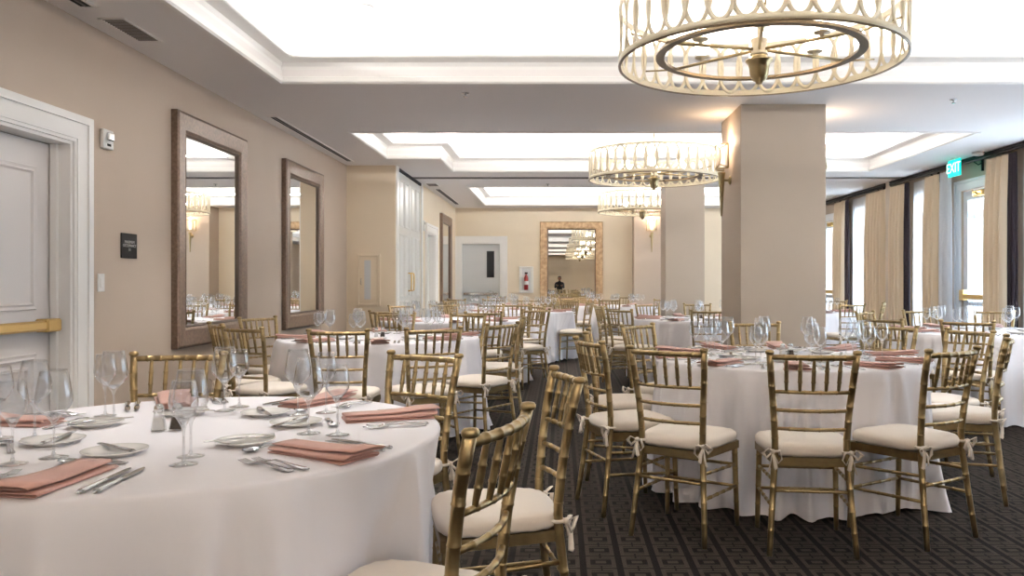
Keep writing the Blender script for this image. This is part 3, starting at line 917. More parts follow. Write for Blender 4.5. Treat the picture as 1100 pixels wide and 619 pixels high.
# ------------------------------------------------------------------ chair
def lerp(a, b, t): return a + (b - a) * t
def make_chair():
    r = empty('chiavari_chair')
    n = 12
    # rear posts: foot -> seat -> top, hourglass seen from behind
    def post(sx):
        pts = [(0, .190, -.235), (.22, .174, -.205), (.44, .158, -.180), (.50, .157, -.178), (.65, .166, -.192), (.80, .180, -.215), (.915, .190, -.242)]
        def f(s):
            z = s * .915
            for i in range(len(pts) - 1):
                if pts[i][0] <= z <= pts[i + 1][0] + 1e-9:
                    t = (z - pts[i][0]) / (pts[i + 1][0] - pts[i][0])
                    return Vector((sx * lerp(pts[i][1], pts[i + 1][1], t), lerp(pts[i][2], pts[i + 1][2], t), z))
            return Vector((sx * pts[-1][1], pts[-1][2], z))
        return f
    def rear(sx):
        nodes = [z / .915 for z in (.11, .20, .30, .52, .60, .67, .76, .83)]
        mb = MB(); mb.bamboo(post(sx), .0155, nodes, n, 14, lambda s: .80 + .20 * min(1, s * 2.2), 1.08, .0026, .915)
        p = post(sx)(1.0)
        mb.lathe([(.0175, -.008), (.020, -.004), (.020, .003), (.016, .009), (0, .012)], n, T(p.x, p.y, p.z))
        return mb
    def front(sx):
        f = lambda s: Vector((sx * lerp(.192, .183, s), lerp(.195, .18, s), s * .425))
        mb = MB(); mb.bamboo(f, .0148, [.28, .5, .68, .86], n, 6, lambda s: .78 + .22 * s, 1.09, .0026, .425)
        return mb
    for sx in (-1, 1):
        rear(sx).build('rear_post', 'gold', r)
        front(sx).build('leg', 'gold', r)
    # rails: top + three cross rails, bowed backwards
    tz = [.893, .735, .650, .565]
    for k, z in enumerate(tz):
        a = post(-1)(z / .915); b = post(1)(z / .915)
        f = lambda s, a=a, b=b: a.lerp(b, s) + Vector((0, -.030 * math.sin(PI * s), 0))
        rr = .0125 if k == 0 else .0085
        nodes = [.16, .30, .44, .58, .72, .86] if k == 0 else [.2, .4, .6, .8]
        MB().bamboo(f, rr, nodes, n, 10, None, 1.15, .003, .36).build('back_rail', 'gold', r)
    # five spindles between the top rail and the second rail
    for q in range(5):
        s = (q + 1) / 6
        p1 = post(-1)(tz[0] / .915).lerp(post(1)(tz[0] / .915), .5 + (s - .5) * .94) + Vector((0, -.030 * math.sin(PI * s), 0))
        p0 = post(-1)(tz[1] / .915).lerp(post(1)(tz[1] / .915), .5 + (s - .5) * .98) + Vector((0, -.030 * math.sin(PI * s), 0))
        f = lambda t, p0=p0, p1=p1: p0.lerp(p1, t)
        MB().bamboo(f, .0095, [.3, .62], 10, 8, lambda t: .62 + .38 * math.sin(PI * min(1, max(0, t * .9 + .08))), 1.16, .003, .158).build('spindle', 'gold', r)
    # seat frame (trapezoid ring of rails with rounded front)
    mb = MB()
    out = [(-.160, -.185), (.160, -.185), (.205, .185), (.19, .20), (-.19, .20), (-.205, .185)]
    N = len(out)
    inn = [(x * .8, y * .8) for x, y in out]
    vs = []
    for (P_, z) in ((out, .395), (out, .432), (inn, .436), (inn, .395)):
        vs += [(x, y, z) for x, y in P_]
    fs = []
    for k in range(4):
        k2 = (k + 1) % 4
        for i in range(N):
            j = (i + 1) % N
            fs.append((k * N + i, k * N + j, k2 * N + j, k2 * N + i))
    mb.add(vs, fs)
    mb.box(-.15, .15, -.15, .16, .425, .434)
    mb.build('seat_frame', 'gold', r)
    # stretchers
    def st(a, b, nodes=(.2, .4, .6, .8)):
        a, b = Vector(a), Vector(b)
        MB().bamboo(lambda s: a.lerp(b, s), .0078, list(nodes), 10, 2, None, 1.18, .003, (b - a).length).build('stretcher', 'gold', r)
    def R_(sx, z): return post(sx)(z / .915)
    def F_(sx, z): s = z / .425; return Vector((sx * lerp(.192, .183, s), lerp(.195, .18, s), z))
    st(R_(-1, .285), R_(1, .285))
    st(F_(-1, .31), F_(1, .31)); st(F_(-1, .20), F_(1, .20))
    for sx in (-1, 1):
        st(R_(sx, .33), F_(sx, .31)); st(R_(sx, .215), F_(sx, .20))
    # cushion
    vs = []; fs = []; S = 48
    rings = [(.0, .436), (.70, .436), (.93, .437), (.985, .444), (1.0, .455), (1.0, .468), (.985, .479), (.93, .488), (.8, .494), (.5, .499), (.2, .501)]
    def sup(th, k):
        c, s_ = math.cos(th), math.sin(th)
        e = 2 / 4.2
        x = abs(c) ** e * (1 if c > 0 else -1); y = abs(s_) ** e * (1 if s_ > 0 else -1)
        w = .205 + .020 * y
        return x * w * k, y * .205 * k + .006
    for (k, z) in rings[1:]:
        for i in range(S):
            x, y = sup(2 * PI * i / S, k); vs.append((x, y, z + .0015 * math.sin(i * 2.1) * (1 if .9 < k else 0)))
    K = len(rings) - 1
    for k in range(K - 1):
        for i in range(S):
            j = (i + 1) % S
            fs.append((k * S + i, k * S + j, (k + 1) * S + j, (k + 1) * S + i))
    fs.append(tuple(reversed(range(S)))); fs.append(tuple(range((K - 1) * S, K * S)))
    cu = MB().add(vs, fs, True).build('cushion', 'cushion', r)
    for sx in (-1, 1):
        mb = MB()
        ring = [(sx * (.157 + .021 * math.cos(t)), -.178 + .021 * math.sin(t), .462) for t in [2 * PI * i / 12 for i in range(12)]]
        mb.tube(ring, .006, 6, closed=True, up=(0, 0, 1))
        k = Vector((sx * .172, -.203, .462))
        mb.lathe([(0, -.012), (.010, -.008), (.013, 0), (.010, .008), (0, .012)], 8, T(*k))
        o_ = Vector((sx * .02, -.008, 0))
        for (e1, e2) in (((sx * .022, -.028, .018), (sx * .045, -.012, -.004)), ((-sx * .030, -.020, .008), (-sx * .040, -.012, -.03))):
            lp = [k, k + Vector(e1), k + Vector(e2), k + Vector((e2[0] * .6, e2[1], e2[2] - .022)), k]
            mb.tube(lp, [.004, .009, .010, .008, .004], 6, flat=.35)
        for (dx, dy, dz) in ((sx * .018, -.012, -.085), (-sx * .012, -.018, -.07)):
            mb.tube([k, k + Vector((dx * .5, dy, dz * .5)), k + Vector((dx, dy, dz)), k + Vector((dx * 1.2, dy * .8, dz - .006))], [.005, .009, .011, .009], 6, flat=.3)
        mb.build('tie', 'cushion', cu)
    return r
chair_proto = make_chair()
# far copies: same shapes joined into two meshes (too small in the photo to show their parts)
def join_meshes(name, objs, m):
    mb = MB()
    for o in objs:
        me = o.data
        mb.add([v.co for v in me.vertices], [tuple(p.vertices) for p in me.polygons], True)
    return mb
fr = join_meshes('frame', [c for c in chair_proto.children if c.name.split('.')[0] != 'cushion'], 'gold')
cu0 = [c for c in chair_proto.children if c.name.startswith('cushion')][0]
cs = join_meshes('cushion', [cu0] + list(cu0.children), 'cushion')
far_proto = empty('chiavari_chair')
fr.build('frame', 'gold', far_proto); cs.build('cushion', 'cushion', far_proto)
_used = {'n': False, 'f': False}
CHAIRS = []
def chair(bx, by, tx, ty, head=None, key=None, label=None, dmin=0):
    """bx, by = top of the chair back; faces (tx, ty) unless head (hx, hy) is given"""
    h = Vector(head) if head else Vector((tx - bx, ty - by))
    h.normalize()
    x, y = bx + h.x * .25, by + h.y * .25
    dd = math.hypot(x - tx, y - ty)
    if dd < dmin: x, y = tx + (x - tx) / dd * dmin, ty + (y - ty) / dd * dmin
    far = y > 9.6
    pr, kx = (far_proto, 'f') if far else (chair_proto, 'n')
    if not _used[kx]: c = pr; _used[kx] = True
    else: c = copy_tree(pr)
    c.location = (x, y, 0)
    c.rotation_euler = (0, 0, math.atan2(-h.x, h.y))
    if label: tag(c, label, 'chair')
    CHAIRS.append((c, key, x, y, h, label))
    return c

# ------------------------------------------------------------------ tables
ORD = ['', 'leftmost', 'second from left', 'third from left', 'fourth from left', 'fifth from left', 'sixth from left', 'seventh from left', 'eighth from left', 'ninth from left', 'tenth from left',
       'eleventh from left', 'twelfth from left', 'thirteenth from left', 'fourteenth from left', 'fifteenth from left', 'sixteenth from left']
ZT = .762
def ray_limits(cx, cy, n, boxes):
    """for each direction around (cx, cy): distance at which it meets a chair seat"""
    lim = [9.0] * n
    for (px, py, h) in boxes:
        ox, oy = cx - px, cy - py
        # chair frame: u across, v forward
        for i in range(n):
            a = 2 * PI * i / n; dx, dy = math.cos(a), math.sin(a)
            O = (ox * h.y - oy * h.x, ox * h.x + oy * h.y); Dv = (dx * h.y - dy * h.x, dx * h.x + dy * h.y)
            t0, t1 = 0.0, 9.0
            for q, hw in ((0, .24), (1, .215)):
                if abs(Dv[q]) < 1e-6:
                    if abs(O[q]) > hw: t1 = -1
                    continue
                a1, a2 = (-hw - O[q]) / Dv[q], (hw - O[q]) / Dv[q]
                if a1 > a2: a1, a2 = a2, a1
                t0 = max(t0, a1); t1 = min(t1, a2)
            if t0 < t1: lim[i] = min(lim[i], t0 - .02)
    w = 4
    return [min(lim[(i + q) % n] + .006 * abs(q) for q in range(-w, w + 1)) for i in range(n)]
def tablecloth(key, x, y, R, label, nf=22, flare=.15, seed=1):
    rnd = random.Random(seed)
    n = nf * 12
    amps = [rnd.uniform(.5, 1.25) for _ in range(nf)]
    phs = [rnd.uniform(-.3, .3) for _ in range(nf)]
    levels = [(0.0, 0), (.3, 0), (.6, 0), (.85, 0), (.96, 0), (.985, .0015), (.997, .006), (1.0, .014)]
    vs = [(0, 0, ZT)]
    for (k, dz) in levels[1:]:
        for i in range(n):
            a = 2 * PI * i / n; vs.append((R * k * math.cos(a), R * k * math.sin(a), ZT - dz))
    drops = [.03, .07, .13, .20, .30, .42, .55, .66, .73, .752]
    H = .752
    lim = ray_limits(x, y, n, [(c[2], c[3], c[4]) for c in CHAIRS if c[1] == key])
    for dz in drops:
        t = dz / H
        for i in range(n):
            u = i / n * nf; k = int(u) % nf; fr_ = u - int(u)
            am = lerp(amps[k], amps[(k + 1) % nf], fr_); ph = lerp(phs[k], phs[(k + 1) % nf], fr_)
            wv = .5 + .5 * math.cos(2 * PI * (u + ph))
            wv = wv ** 1.4
            rr = R + .004 + flare * .32 * t + flare * (.10 * t ** .35 + .70 * t ** 1.1) * am * wv - .012 * t
            if t > .9: rr += .02 * (t - .9) * 10 * math.sin(u * 3.3 + seed)
            cap = max(R - .20, lim[i]); cap = lerp(R + .004, cap, min(1, dz / .26)) if cap < R + .004 else (cap if dz > .2 else lerp(R + .03, cap, dz / .2))
            if rr > cap: rr = cap - .004 * (1 - wv)
            a = 2 * PI * i / n
            z = max(.008, ZT - dz + (.012 * math.sin(u * 5.1) if t > .93 else 0))
            vs.append((rr * math.cos(a), rr * math.sin(a), z))
    fs = [(0, 1 + i, 1 + (i + 1) % n) for i in range(n)]
    K = len(levels) - 1 + len(drops)
    for k in range(K - 1):
        for i in range(n):
            j = (i + 1) % n
            fs.append((1 + k * n + i, 1 + (k + 1) * n + i, 1 + (k + 1) * n + j, 1 + k * n + j))
    o = MB().add(vs, fs, True).build('tablecloth', 'cloth', None, (x, y, 0))
    tag(o, label, 'tablecloth', 'white floor-length tablecloths')
    return o

# --- tableware prototypes (local +x points outward, towards the sitter)
def make_glass(kind):
    r = empty('wine_glass')
    if kind == 'big': h, br, bz, tr = .232, .045, .165, .033; sb = .095
    else: h, br, bz, tr = .215, .036, .155, .028; sb = .098
    MB().lathe([(0, .0), (.035, .0), (.036, .0015), (.02, .004), (.006, .008), (.0038, .016)], 28).build('foot', 'stemglass', r)
    MB().lathe([(.0038, .014), (.0032, .04), (.003, .07), (.0036, sb - .012), (.0065, sb), (br * .45, sb + .019), (br * .43, sb + .020), (0, sb + .006)], 16).build('stem', 'stemglass', r)
    pr = [(br * .45, sb + .019), (br * .72, sb + .030), (br * .92, sb + .042), (br, sb + .055), (br * .985, sb + .07), (lerp(br, tr, .55), lerp(sb + .07, h, .55)), (tr, h)]
    inner = [(rr - .0012, z + .001) for rr, z in reversed(pr)]
    MB().lathe(pr + inner, 32).build('bowl', 'glass', r)
    return r
def one_mesh(root, nm, m):
    mb = MB()
    for o in root.children: mb.add([v.co for v in o.data.vertices], [tuple(p.vertices) for p in o.data.polygons], True)
    return mb.build(nm, m)
P = {}
P['gb'] = make_glass('big'); P['gs'] = make_glass('small')
P['gbf'] = one_mesh(P['gb'], 'wine_glass', 'glass'); P['gsf'] = one_mesh(P['gs'], 'wine_glass', 'glass')
# plate
P['plate'] = MB().lathe([(0, .0), (.05, .0), (.052, .003), (.065, .008), (.082, .014), (.083, .016), (.080, .0165), (.064, .011), (.052, .006), (0, .005)], 40).build('bread_plate', 'china')
# fork: tines towards -x
def fork_mesh(L=.20):
    mb = MB()
    prof = [(L / 2, .0095, .002), (L / 2 - .012, .0115, .003), (L / 2 - .05, .008, .005), (.01, .0042, .009), (-.02, .0038, .011), (-.030, .008, .009), (-.042, .0120, .006), (-.052, .0125, .004)]
    vs = []; fs = []
    for (x, w, z) in prof:
        vs += [(x, -w, z), (x, w, z), (x, w * .8, z + .0028), (x, -w * .8, z + .0028)]
    for k in range(len(prof) - 1):
        for q in range(4): fs.append((k * 4 + q, k * 4 + (q + 1) % 4, (k + 1) * 4 + (q + 1) % 4, (k + 1) * 4 + q))
    fs += [(3, 2, 1, 0), (len(vs) - 4, len(vs) - 3, len(vs) - 2, len(vs) - 1)]
    mb.add(vs, fs, True)
    for k in range(4):
        y = -.0108 + .0072 * k
        mb.tube([(-.050, y, .0055), (-.075, y * .97, .0040), (-L / 2, y * .9, .0085)], [.0021, .0018, .0011], 6)
    return mb
def knife_mesh(L=.235):
    h = MB(); vs = []; fs = []
    prof = [(L / 2, .007, .0045), (L / 2 - .01, .0098, .0055), (L / 2 - .05, .0085, .005), (.015, .0062, .0045), (.005, .0062, .004)]
    for (x, w, t) in prof:
        for i in range(8):
            a = 2 * PI * i / 8; vs.append((x, w * math.cos(a), .0052 + t * math.sin(a)))
    for k in range(len(prof) - 1):
        for i in range(8): fs.append((k * 8 + i, k * 8 + (i + 1) % 8, (k + 1) * 8 + (i + 1) % 8, (k + 1) * 8 + i))
    fs += [tuple(range(8)), tuple(reversed(range(len(vs) - 8, len(vs))))]
    h.add(vs, fs, True)
    b = MB(); vs = []; fs = []
    prof = [(.006, .006, -.006), (-.01, .0085, -.0085), (-.05, .0095, -.009), (-.09, .0085, -.008), (-.108, .005, -.006), (-L / 2, -.001, -.004)]
    for (x, y1, y0) in prof: vs += [(x, y0, .003), (x, y1, .0038), (x, y1, .0058), (x, y0, .0055)]
    for k in range(len(prof) - 1):
        for q in range(4): fs.append((k * 4 + q, k * 4 + (q + 1) % 4, (k + 1) * 4 + (q + 1) % 4, (k + 1) * 4 + q))
    fs += [(0, 1, 2, 3), tuple(range(len(vs) - 4, len(vs)))]
    b.add(vs, fs, False)
    return h, b
def spoon_mesh(L=.18):
    mb = MB(); vs = []; fs = []
    prof = [(L / 2, .008, .002), (L / 2 - .012, .010, .003), (L / 2 - .05, .0065, .005), (.0, .0036, .009), (-.035, .0036, .009)]
    for (x, w, z) in prof: vs += [(x, -w, z), (x, w, z), (x, w * .8, z + .0026), (x, -w * .8, z + .0026)]
    for k in range(len(prof) - 1):
        for q in range(4): fs.append((k * 4 + q, k * 4 + (q + 1) % 4, (k + 1) * 4 + (q + 1) % 4, (k + 1) * 4 + q))
    fs += [(3, 2, 1, 0)]
    mb.add(vs, fs, True)
    vs = []; fs = []; S = 18
    for (k, z) in ((1, .0085), (.96, .010), (.8, .006), (.5, .0035), (.15, .0025)):
        for i in range(S):
            a = 2 * PI * i / S; vs.append((-.062 + .029 * k * math.cos(a), .0195 * k * math.sin(a) * (1 - .12 * math.cos(a)), z))
    for k in range(4):
        for i in range(S): fs.append((k * S + i, k * S + (i + 1) % S, (k + 1) * S + (i + 1) % S, (k + 1) * S + i))
    fs.append(tuple(range(4 * S, 5 * S)))
    mb.add(vs, fs, True)
    return mb
P['fork'] = fork_mesh().build('dinner_fork', 'steel')
hm, bm_ = knife_mesh()
P['knife'] = hm.build('dinner_knife', 'steel'); bm_.build('blade', 'steel', P['knife'])
P['spoon'] = spoon_mesh().build('dessert_spoon', 'steel')
hm, bm_ = knife_mesh(.17)
P['butter'] = hm.build('butter_knife', 'steel'); bm_.build('blade', 'steel', P['butter'])
# napkin: stacked accordion folds, long axis = x
def napkin_mesh(variant=0):
    mb = MB(); rnd = random.Random(variant)
    W, L, lay = .058, .145, 4
    path = []; z = .002
    for k in range(lay):
        w1 = W - .006 * k - rnd.uniform(0, .006); sgn = 1 if k % 2 == 0 else -1
        path += [(-sgn * w1, z), (-sgn * w1 * .3, z + .001), (sgn * w1 * .4, z + .001), (sgn * w1, z + .0005)]
        if k < lay - 1: path += [(sgn * (w1 + .006), z + .0030), (sgn * w1, z + .0062)]
        z += .0066
    th = .0013
    vs = []; fs = []; S = 9; np_ = len(path)
    for i in range(S):
        u = i / (S - 1); x = lerp(-L, L, u)
        fan = 1 + .28 * (u ** 2)
        puff = 1 + .5 * max(0, (u - .6)) / .4
        for (y, zz) in path:
            sk = .010 * math.sin(3 * u + zz * 300 + variant)
            vs.append((x + zz * 1.2 * (1 if u > .9 else 0), y * fan + sk * u, zz * puff))
    for i in range(S - 1):
        for k in range(np_ - 1):
            a = i * np_ + k; fs.append((a, a + 1, a + np_ + 1, a + np_))
    mb.add(vs, fs, True)
    return mb
P['napkin'] = []
for v in range(3):
    o = napkin_mesh(v).build('folded_napkin', 'napkin')
    md = o.modifiers.new('thickness', 'SOLIDIFY'); md.thickness = .0026; md.offset = 0
    P['napkin'].append(o)
# shakers
def make_shaker(content):
    r = empty('shaker')
    m4 = [(.024, .0), (.024, .004), (.014, .062)]
    MB().lathe([(0, 0), (.028, 0), (.028, .004), (.0165, .060), (.013, .064)], 4, RZ(PI / 4), False).build('glass_body', 'glass', r)
    MB().lathe([(0, .004), (.0245, .004), (.0175, .040), (0, .041)], 4, RZ(PI / 4), False).build('contents', content, r)
    MB().lathe([(.0145, .060), (.0155, .064), (.015, .074), (.010, .082), (0, .084)], 16).build('cap', 'chrome', r)
    return r
P['salt'] = make_shaker('salt'); P['pepper'] = make_shaker('pepper')
_protos = []
for v in P.values(): _protos += v if isinstance(v, list) else [v]
PLACED = []
_first = set()
def put(pk, x, y, rz, tkey, kind, z=ZT, tilt=0.0):
    pr = P[pk] if not isinstance(P[pk], list) else random.choice(P[pk])
    if pr.name not in _first: c = pr; _first.add(pr.name)
    else: c = copy_tree(pr)
    c.location = (x, y, z + .0005); c.rotation_euler = (0, tilt, rz)
    PLACED.append((c, tkey, kind, x, y))
    return c

TB = {
 'A': dict(c=(-1.18, 2.53), R=.80, ph='the nearest table, front left', seats=[-32, 22, 67, 118, 167, 218, 270]),
 'B': dict(c=(1.42, 5.08), R=.85, ph='the large table before the column', seats=None),
 'C': dict(c=(-1.53, 6.90), R=.84, ph='the table beside the brown mirrors', seats=8),
 'D': dict(c=(4.07, 7.70), R=.85, ph='the table by the curtained door', seats=8),
 'E': dict(c=(1.78, 10.35), R=.85, ph='the table just behind the column', seats=8),
 'F': dict(c=(-1.35, 10.0), R=.85, ph='the table by the white pocket doors', seats=8),
 'G': dict(c=(-.62, 13.0), R=.84, ph='the centre table along the aisle', seats=8),
 'H': dict(c=(1.10, 16.0), R=.85, ph='the table under the gold mirror', seats=8),
 'I': dict(c=(3.85, 12.9), R=.85, ph='the far table along the curtains', seats=8),
 'J': dict(c=(-1.30, 16.1), R=.80, ph='the table before the back door', seats=6),
}
CL = {'A': 'white floor-length cloth on the nearest round table, front left', 'B': 'white pleated cloth on the large round table before the near column',
      'C': 'white cloth on the round table beside the brown mirrors', 'D': 'pale cloth on the round table by the curtained glazed door',
      'E': 'grey-white cloth on the round table just behind the near column', 'F': 'white cloth on the round table by the white pocket doors',
      'G': 'white cloth on the centre table facing the carpeted aisle', 'H': 'white cloth on the table under the gold-framed mirror',
      'I': 'white cloth on the far table along the curtains', 'J': 'white cloth on the table before the white back door'}
# chairs: top-of-back positions, optional heading
CHS = {
 'A': [(-.125, 1.87, (-.96, .28), 'gold bamboo-style chair nearest the camera, back cropped by the bottom edge'),
       (.030, 2.78, (-.975, -.22), 'gold bamboo-style chair right of the front table, cushion bow facing the aisle'),
       (-.60, 3.53, None, 'gold bamboo-style chair behind the front table, between it and two chairs'),
       (-1.62, 3.48, (.10, -1), 'gold bamboo-style chair behind the front table, before the beige wall')],
 'B': [(1.13, 3.60, (.12, 1), 'gold chair nearest the camera at the large table, back squarely turned'),
       (.50, 3.82, (.53, .85), 'gold chair with bow ties, front left of the large table'),
       (1.85, 3.785, (-.52, .85), 'gold chair at the right front of the large table, cushion turned left'),
       (.15, 4.40, (.94, .34), 'gold chair left of the large table, its back over the aisle'),
       (.17, 5.20, (1, -.08), 'gold chair left of the large table, half hidden behind another back'),
       (.66, 5.87, (.75, -.66), 'gold chair behind the large table at its left, facing the camera'),
       (1.50, 6.15, (0, -1), 'gold chair between the large table and the near column'),
       (2.27, 5.75, (-.72, -.69), 'gold chair behind the large table at its right'),
       (2.69, 5.30, (-.93, -.30), 'gold chair right of the large table, second back from the edge'),
       (2.55, 4.60, (-.88, .47), 'gold chair at the right picture edge, back seen edge-on')],
 'C': [(-1.45, 5.30, None, None), (-.85, 5.50, None, None), (-.42, 6.13, (-.83, .55), None), (-.32, 7.30, (-1, -.08), None), (-.90, 8.02, (-.35, -.93), None),
       (-1.65, 8.15, None, None), (-2.6, 7.2, (.8, -.5), None), (-2.2, 5.6, (.46, .89), None), (-2.6, 6.1, (.8, .6), None)],
 'D': [(3.27, 6.50, None, None), (2.77, 6.95, None, None), (3.33, 8.50, None, None), (4.0, 9.0, None, None), (4.75, 8.85, None, None), (4.15, 6.25, None, None)],
 'E': [(.68, 9.30, (.72, .69), None), (.48, 10.1, None, None), (1.65, 8.95, None, None), (1.24, 11.45, None, None), (.55, 10.95, None, None), (2.0, 11.75, None, None), (3.1, 10.6, None, None)],
 'F': [(-1.9, 8.75, None, None), (-.26, 9.30, (-.6, .8), None), (-.79, 8.45, (-.12, 1), None), (-1.62, 11.35, None, None), (-.95, 11.3, None, None), (-2.1, 10.9, None, None), (-.33, 10.55, None, None)],
 'G': [(.44, 12.5, (-.93, .3), None), (-.60, 11.35, (-.1, 1), None), (.20, 13.9, None, None), (-.55, 14.3, None, None), (-1.8, 12.3, None, None), (-1.85, 13.6, None, None)],
 'H': [(.90, 14.6, None, None), (.15, 15.0, None, None), (1.9, 15.0, None, None), (-.1, 16.3, None, None), (1.3, 17.3, None, None), (.45, 17.2, None, None)],
 'I': [(4.15, 11.45, None, None), (4.95, 12.4, None, None), (4.75, 13.9, None, None), (3.9, 14.3, None, None)],
 'J': [(-1.9, 14.9, None, None), (-1.2, 14.75, None, None), (-.2, 15.6, None, None), (-1.35, 17.4, None, None)],
}
for k, t in TB.items():
    cx, cy = t['c']; R = t['R']
    for (bx, by, hd, lb) in CHS[k]:
        chair(bx, by, cx, cy, hd, k, lb, R + .13)
    tablecloth(k, cx, cy, R, CL[k], seed=ord(k), nf=22 if k == 'A' else 30, flare=.13 if k == 'A' else .14)
    s = t['seats']
    if s is None: s = [-101 + 36 * i for i in range(10)]
    elif isinstance(s, int): s = [360 * i / s + 12 for i in range(s)]
    near = k in 'AB'
    cut = k in 'ABCDE'
    for a in s:
        a = math.radians(a); o = Vector((math.cos(a), math.sin(a))); tn = Vector((-o.y, o.x))
        def at(r, t_): return cx + o.x * r + tn.x * t_, cy + o.y * r + tn.y * t_
        def go(pk, r, t_, kind, rot=0.0, z=ZT, tilt=0.0):
            x, y = at(r, t_)
            r2 = math.hypot(x - cx, y - cy)
            px = proj(x, y)[0]
            if px < -12 or px > 1112: return
            put(pk, x, y, a + rot, k, kind, z, tilt)
        jit = lambda s_: random.uniform(-s_, s_)
        go('napkin', R - .165 + jit(.004), jit(.01), 'folded_napkin', jit(.12))
        go('gb' if near else 'gbf', R - (.40 if k == 'B' else .44) + jit(.003), (.11 if k == 'B' else .19) + jit(.003), 'large_glass')
        go('gs' if near else 'gsf', R - (.30 if k == 'B' else .345) + jit(.003), (.14 if k == 'B' else .215) + jit(.004), 'small_glass')
        if cut:
            go('plate', R - (.50 if k == 'B' else .46), (-.05 if k == 'B' else -.02) + jit(.005), 'bread_plate')
            go('fork', R - .17, -.180, 'outer_fork', jit(.04)); go('fork', R - .155, -.148, 'inner_fork', jit(.04))
            go('knife', R - .17, .118, 'inner_knife', jit(.05)); go('knife', R - .175, .150, 'outer_knife', .0 + jit(.05))
        if near:
            go('spoon', R - .352, (-.05 if k == 'B' else -.02), 'dessert_spoon', PI / 2 + jit(.05), ZT + (.009 if k == 'B' else 0)); 
            go('butter', R - (.51 if k == 'B' else .47), (-.05 if k == 'B' else -.02), 'butter_knife', PI / 2 - .5 + jit(.2), ZT + .0125)
    q = RZ(.2)
    if k in 'ABCDE':
        x0, y0 = (cx - .055, cy + .02) if k == 'A' else (cx, cy - .02)
        c = put('salt', x0 - .026, y0, .25, k, 'salt'); c = put('pepper', x0 + .026, y0 + .012, .1, k, 'pepper')
for k, pr in P.items():       # prototypes nobody used
    for o in (pr if isinstance(pr, list) else [pr]):
        if o.name not in _first:
            for c in list(o.children): D.objects.remove(c)
            D.objects.remove(o)
# labels by place along each table
KIND = {'folded_napkin': ('dusty rose folded napkin', 'napkin', 'folded rose napkins'), 'large_glass': ('large wine glass', 'glass', 'large wine glasses'),
        'small_glass': ('slim wine glass', 'glass', 'slim wine glasses'), 'bread_plate': ('white bread plate', 'plate', 'bread plates'),
        'outer_fork': ('outer steel fork', 'fork', 'dinner forks'), 'inner_fork': ('inner steel fork', 'fork', 'dinner forks'),
        'inner_knife': ('inner steel knife', 'knife', 'dinner knives'), 'outer_knife': ('outer steel knife', 'knife', 'dinner knives'),
        'dessert_spoon': ('steel dessert spoon', 'spoon', 'dessert spoons'), 'butter_knife': ('small butter knife on plate', 'knife', 'butter knives'),
        'salt': ('glass salt shaker with chrome cap', 'shaker', 'table shakers'), 'pepper': ('dark pepper shaker with chrome cap', 'shaker', 'table shakers')}
for tk in TB:
    for kd, (txt, cat, grp) in KIND.items():
        L_ = sorted([p for p in PLACED if p[1] == tk and p[2] == kd], key=lambda p: proj(p[3], p[4])[0])
        for i, p in enumerate(L_):
            if kd in ('salt', 'pepper'): lab = '%s on %s' % (txt, TB[tk]['ph'])
            else: lab = '%s, %s on %s' % (txt, ORD[i + 1], TB[tk]['ph'])
            tag(p[0], lab, cat, grp + ' on ' + TB[tk]['ph'])
            if kd in ('salt', 'pepper'): p[0].name = kd + '_shaker'
    L_ = sorted([c for c in CHAIRS if c[1] == tk], key=lambda c: proj(c[2], c[3])[0])
    for i, c in enumerate(L_):
        turn = 'back turned' if c[4].y > .35 else ('facing us' if c[4].y < -.35 else 'side-on')
        if not c[5]: tag(c[0], 'gold bamboo-style chair, %s, %s around %s' % (turn, ORD[i + 1], TB[tk]['ph']), 'chair')
        c[0]['group'] = 'gold chairs around ' + TB[tk]['ph']

# sprig in a bud vase on the centre table
r = empty('bud_vase', (-1.02, 13.0, ZT)); tag(r, 'small bud vase with a green sprig on the centre table', 'vase')
MB().lathe([(0, 0), (.025, 0), (.032, .03), (.025, .07), (.012, .09), (.014, .11)], 16).build('vase', 'oldbrass', r)
MB().tube([(0, 0, .08), (.01, 0, .18), (-.01, 0, .26), (-.05, 0, .31)], .004, 6).tube([(.01, 0, .18), (.06, 0, .22)], .003, 6).build('stem', 'bark', r)
mb = MB()
for (x, z, a) in ((-.07, .32, 2.9), (-.02, .29, .6), (.05, .23, .3), (-.10, .30, 3.4), (.0, .22, 2.6)):
    d = Vector((math.cos(a), .2, math.sin(a) * .4)) * .06
    mb.tube([(x, 0, z), Vector((x, 0, z)) + d * .5, Vector((x, 0, z)) + d], [.002, .014, .001], 8, flat=.2)
mb.build('leaves', 'leaf', r)

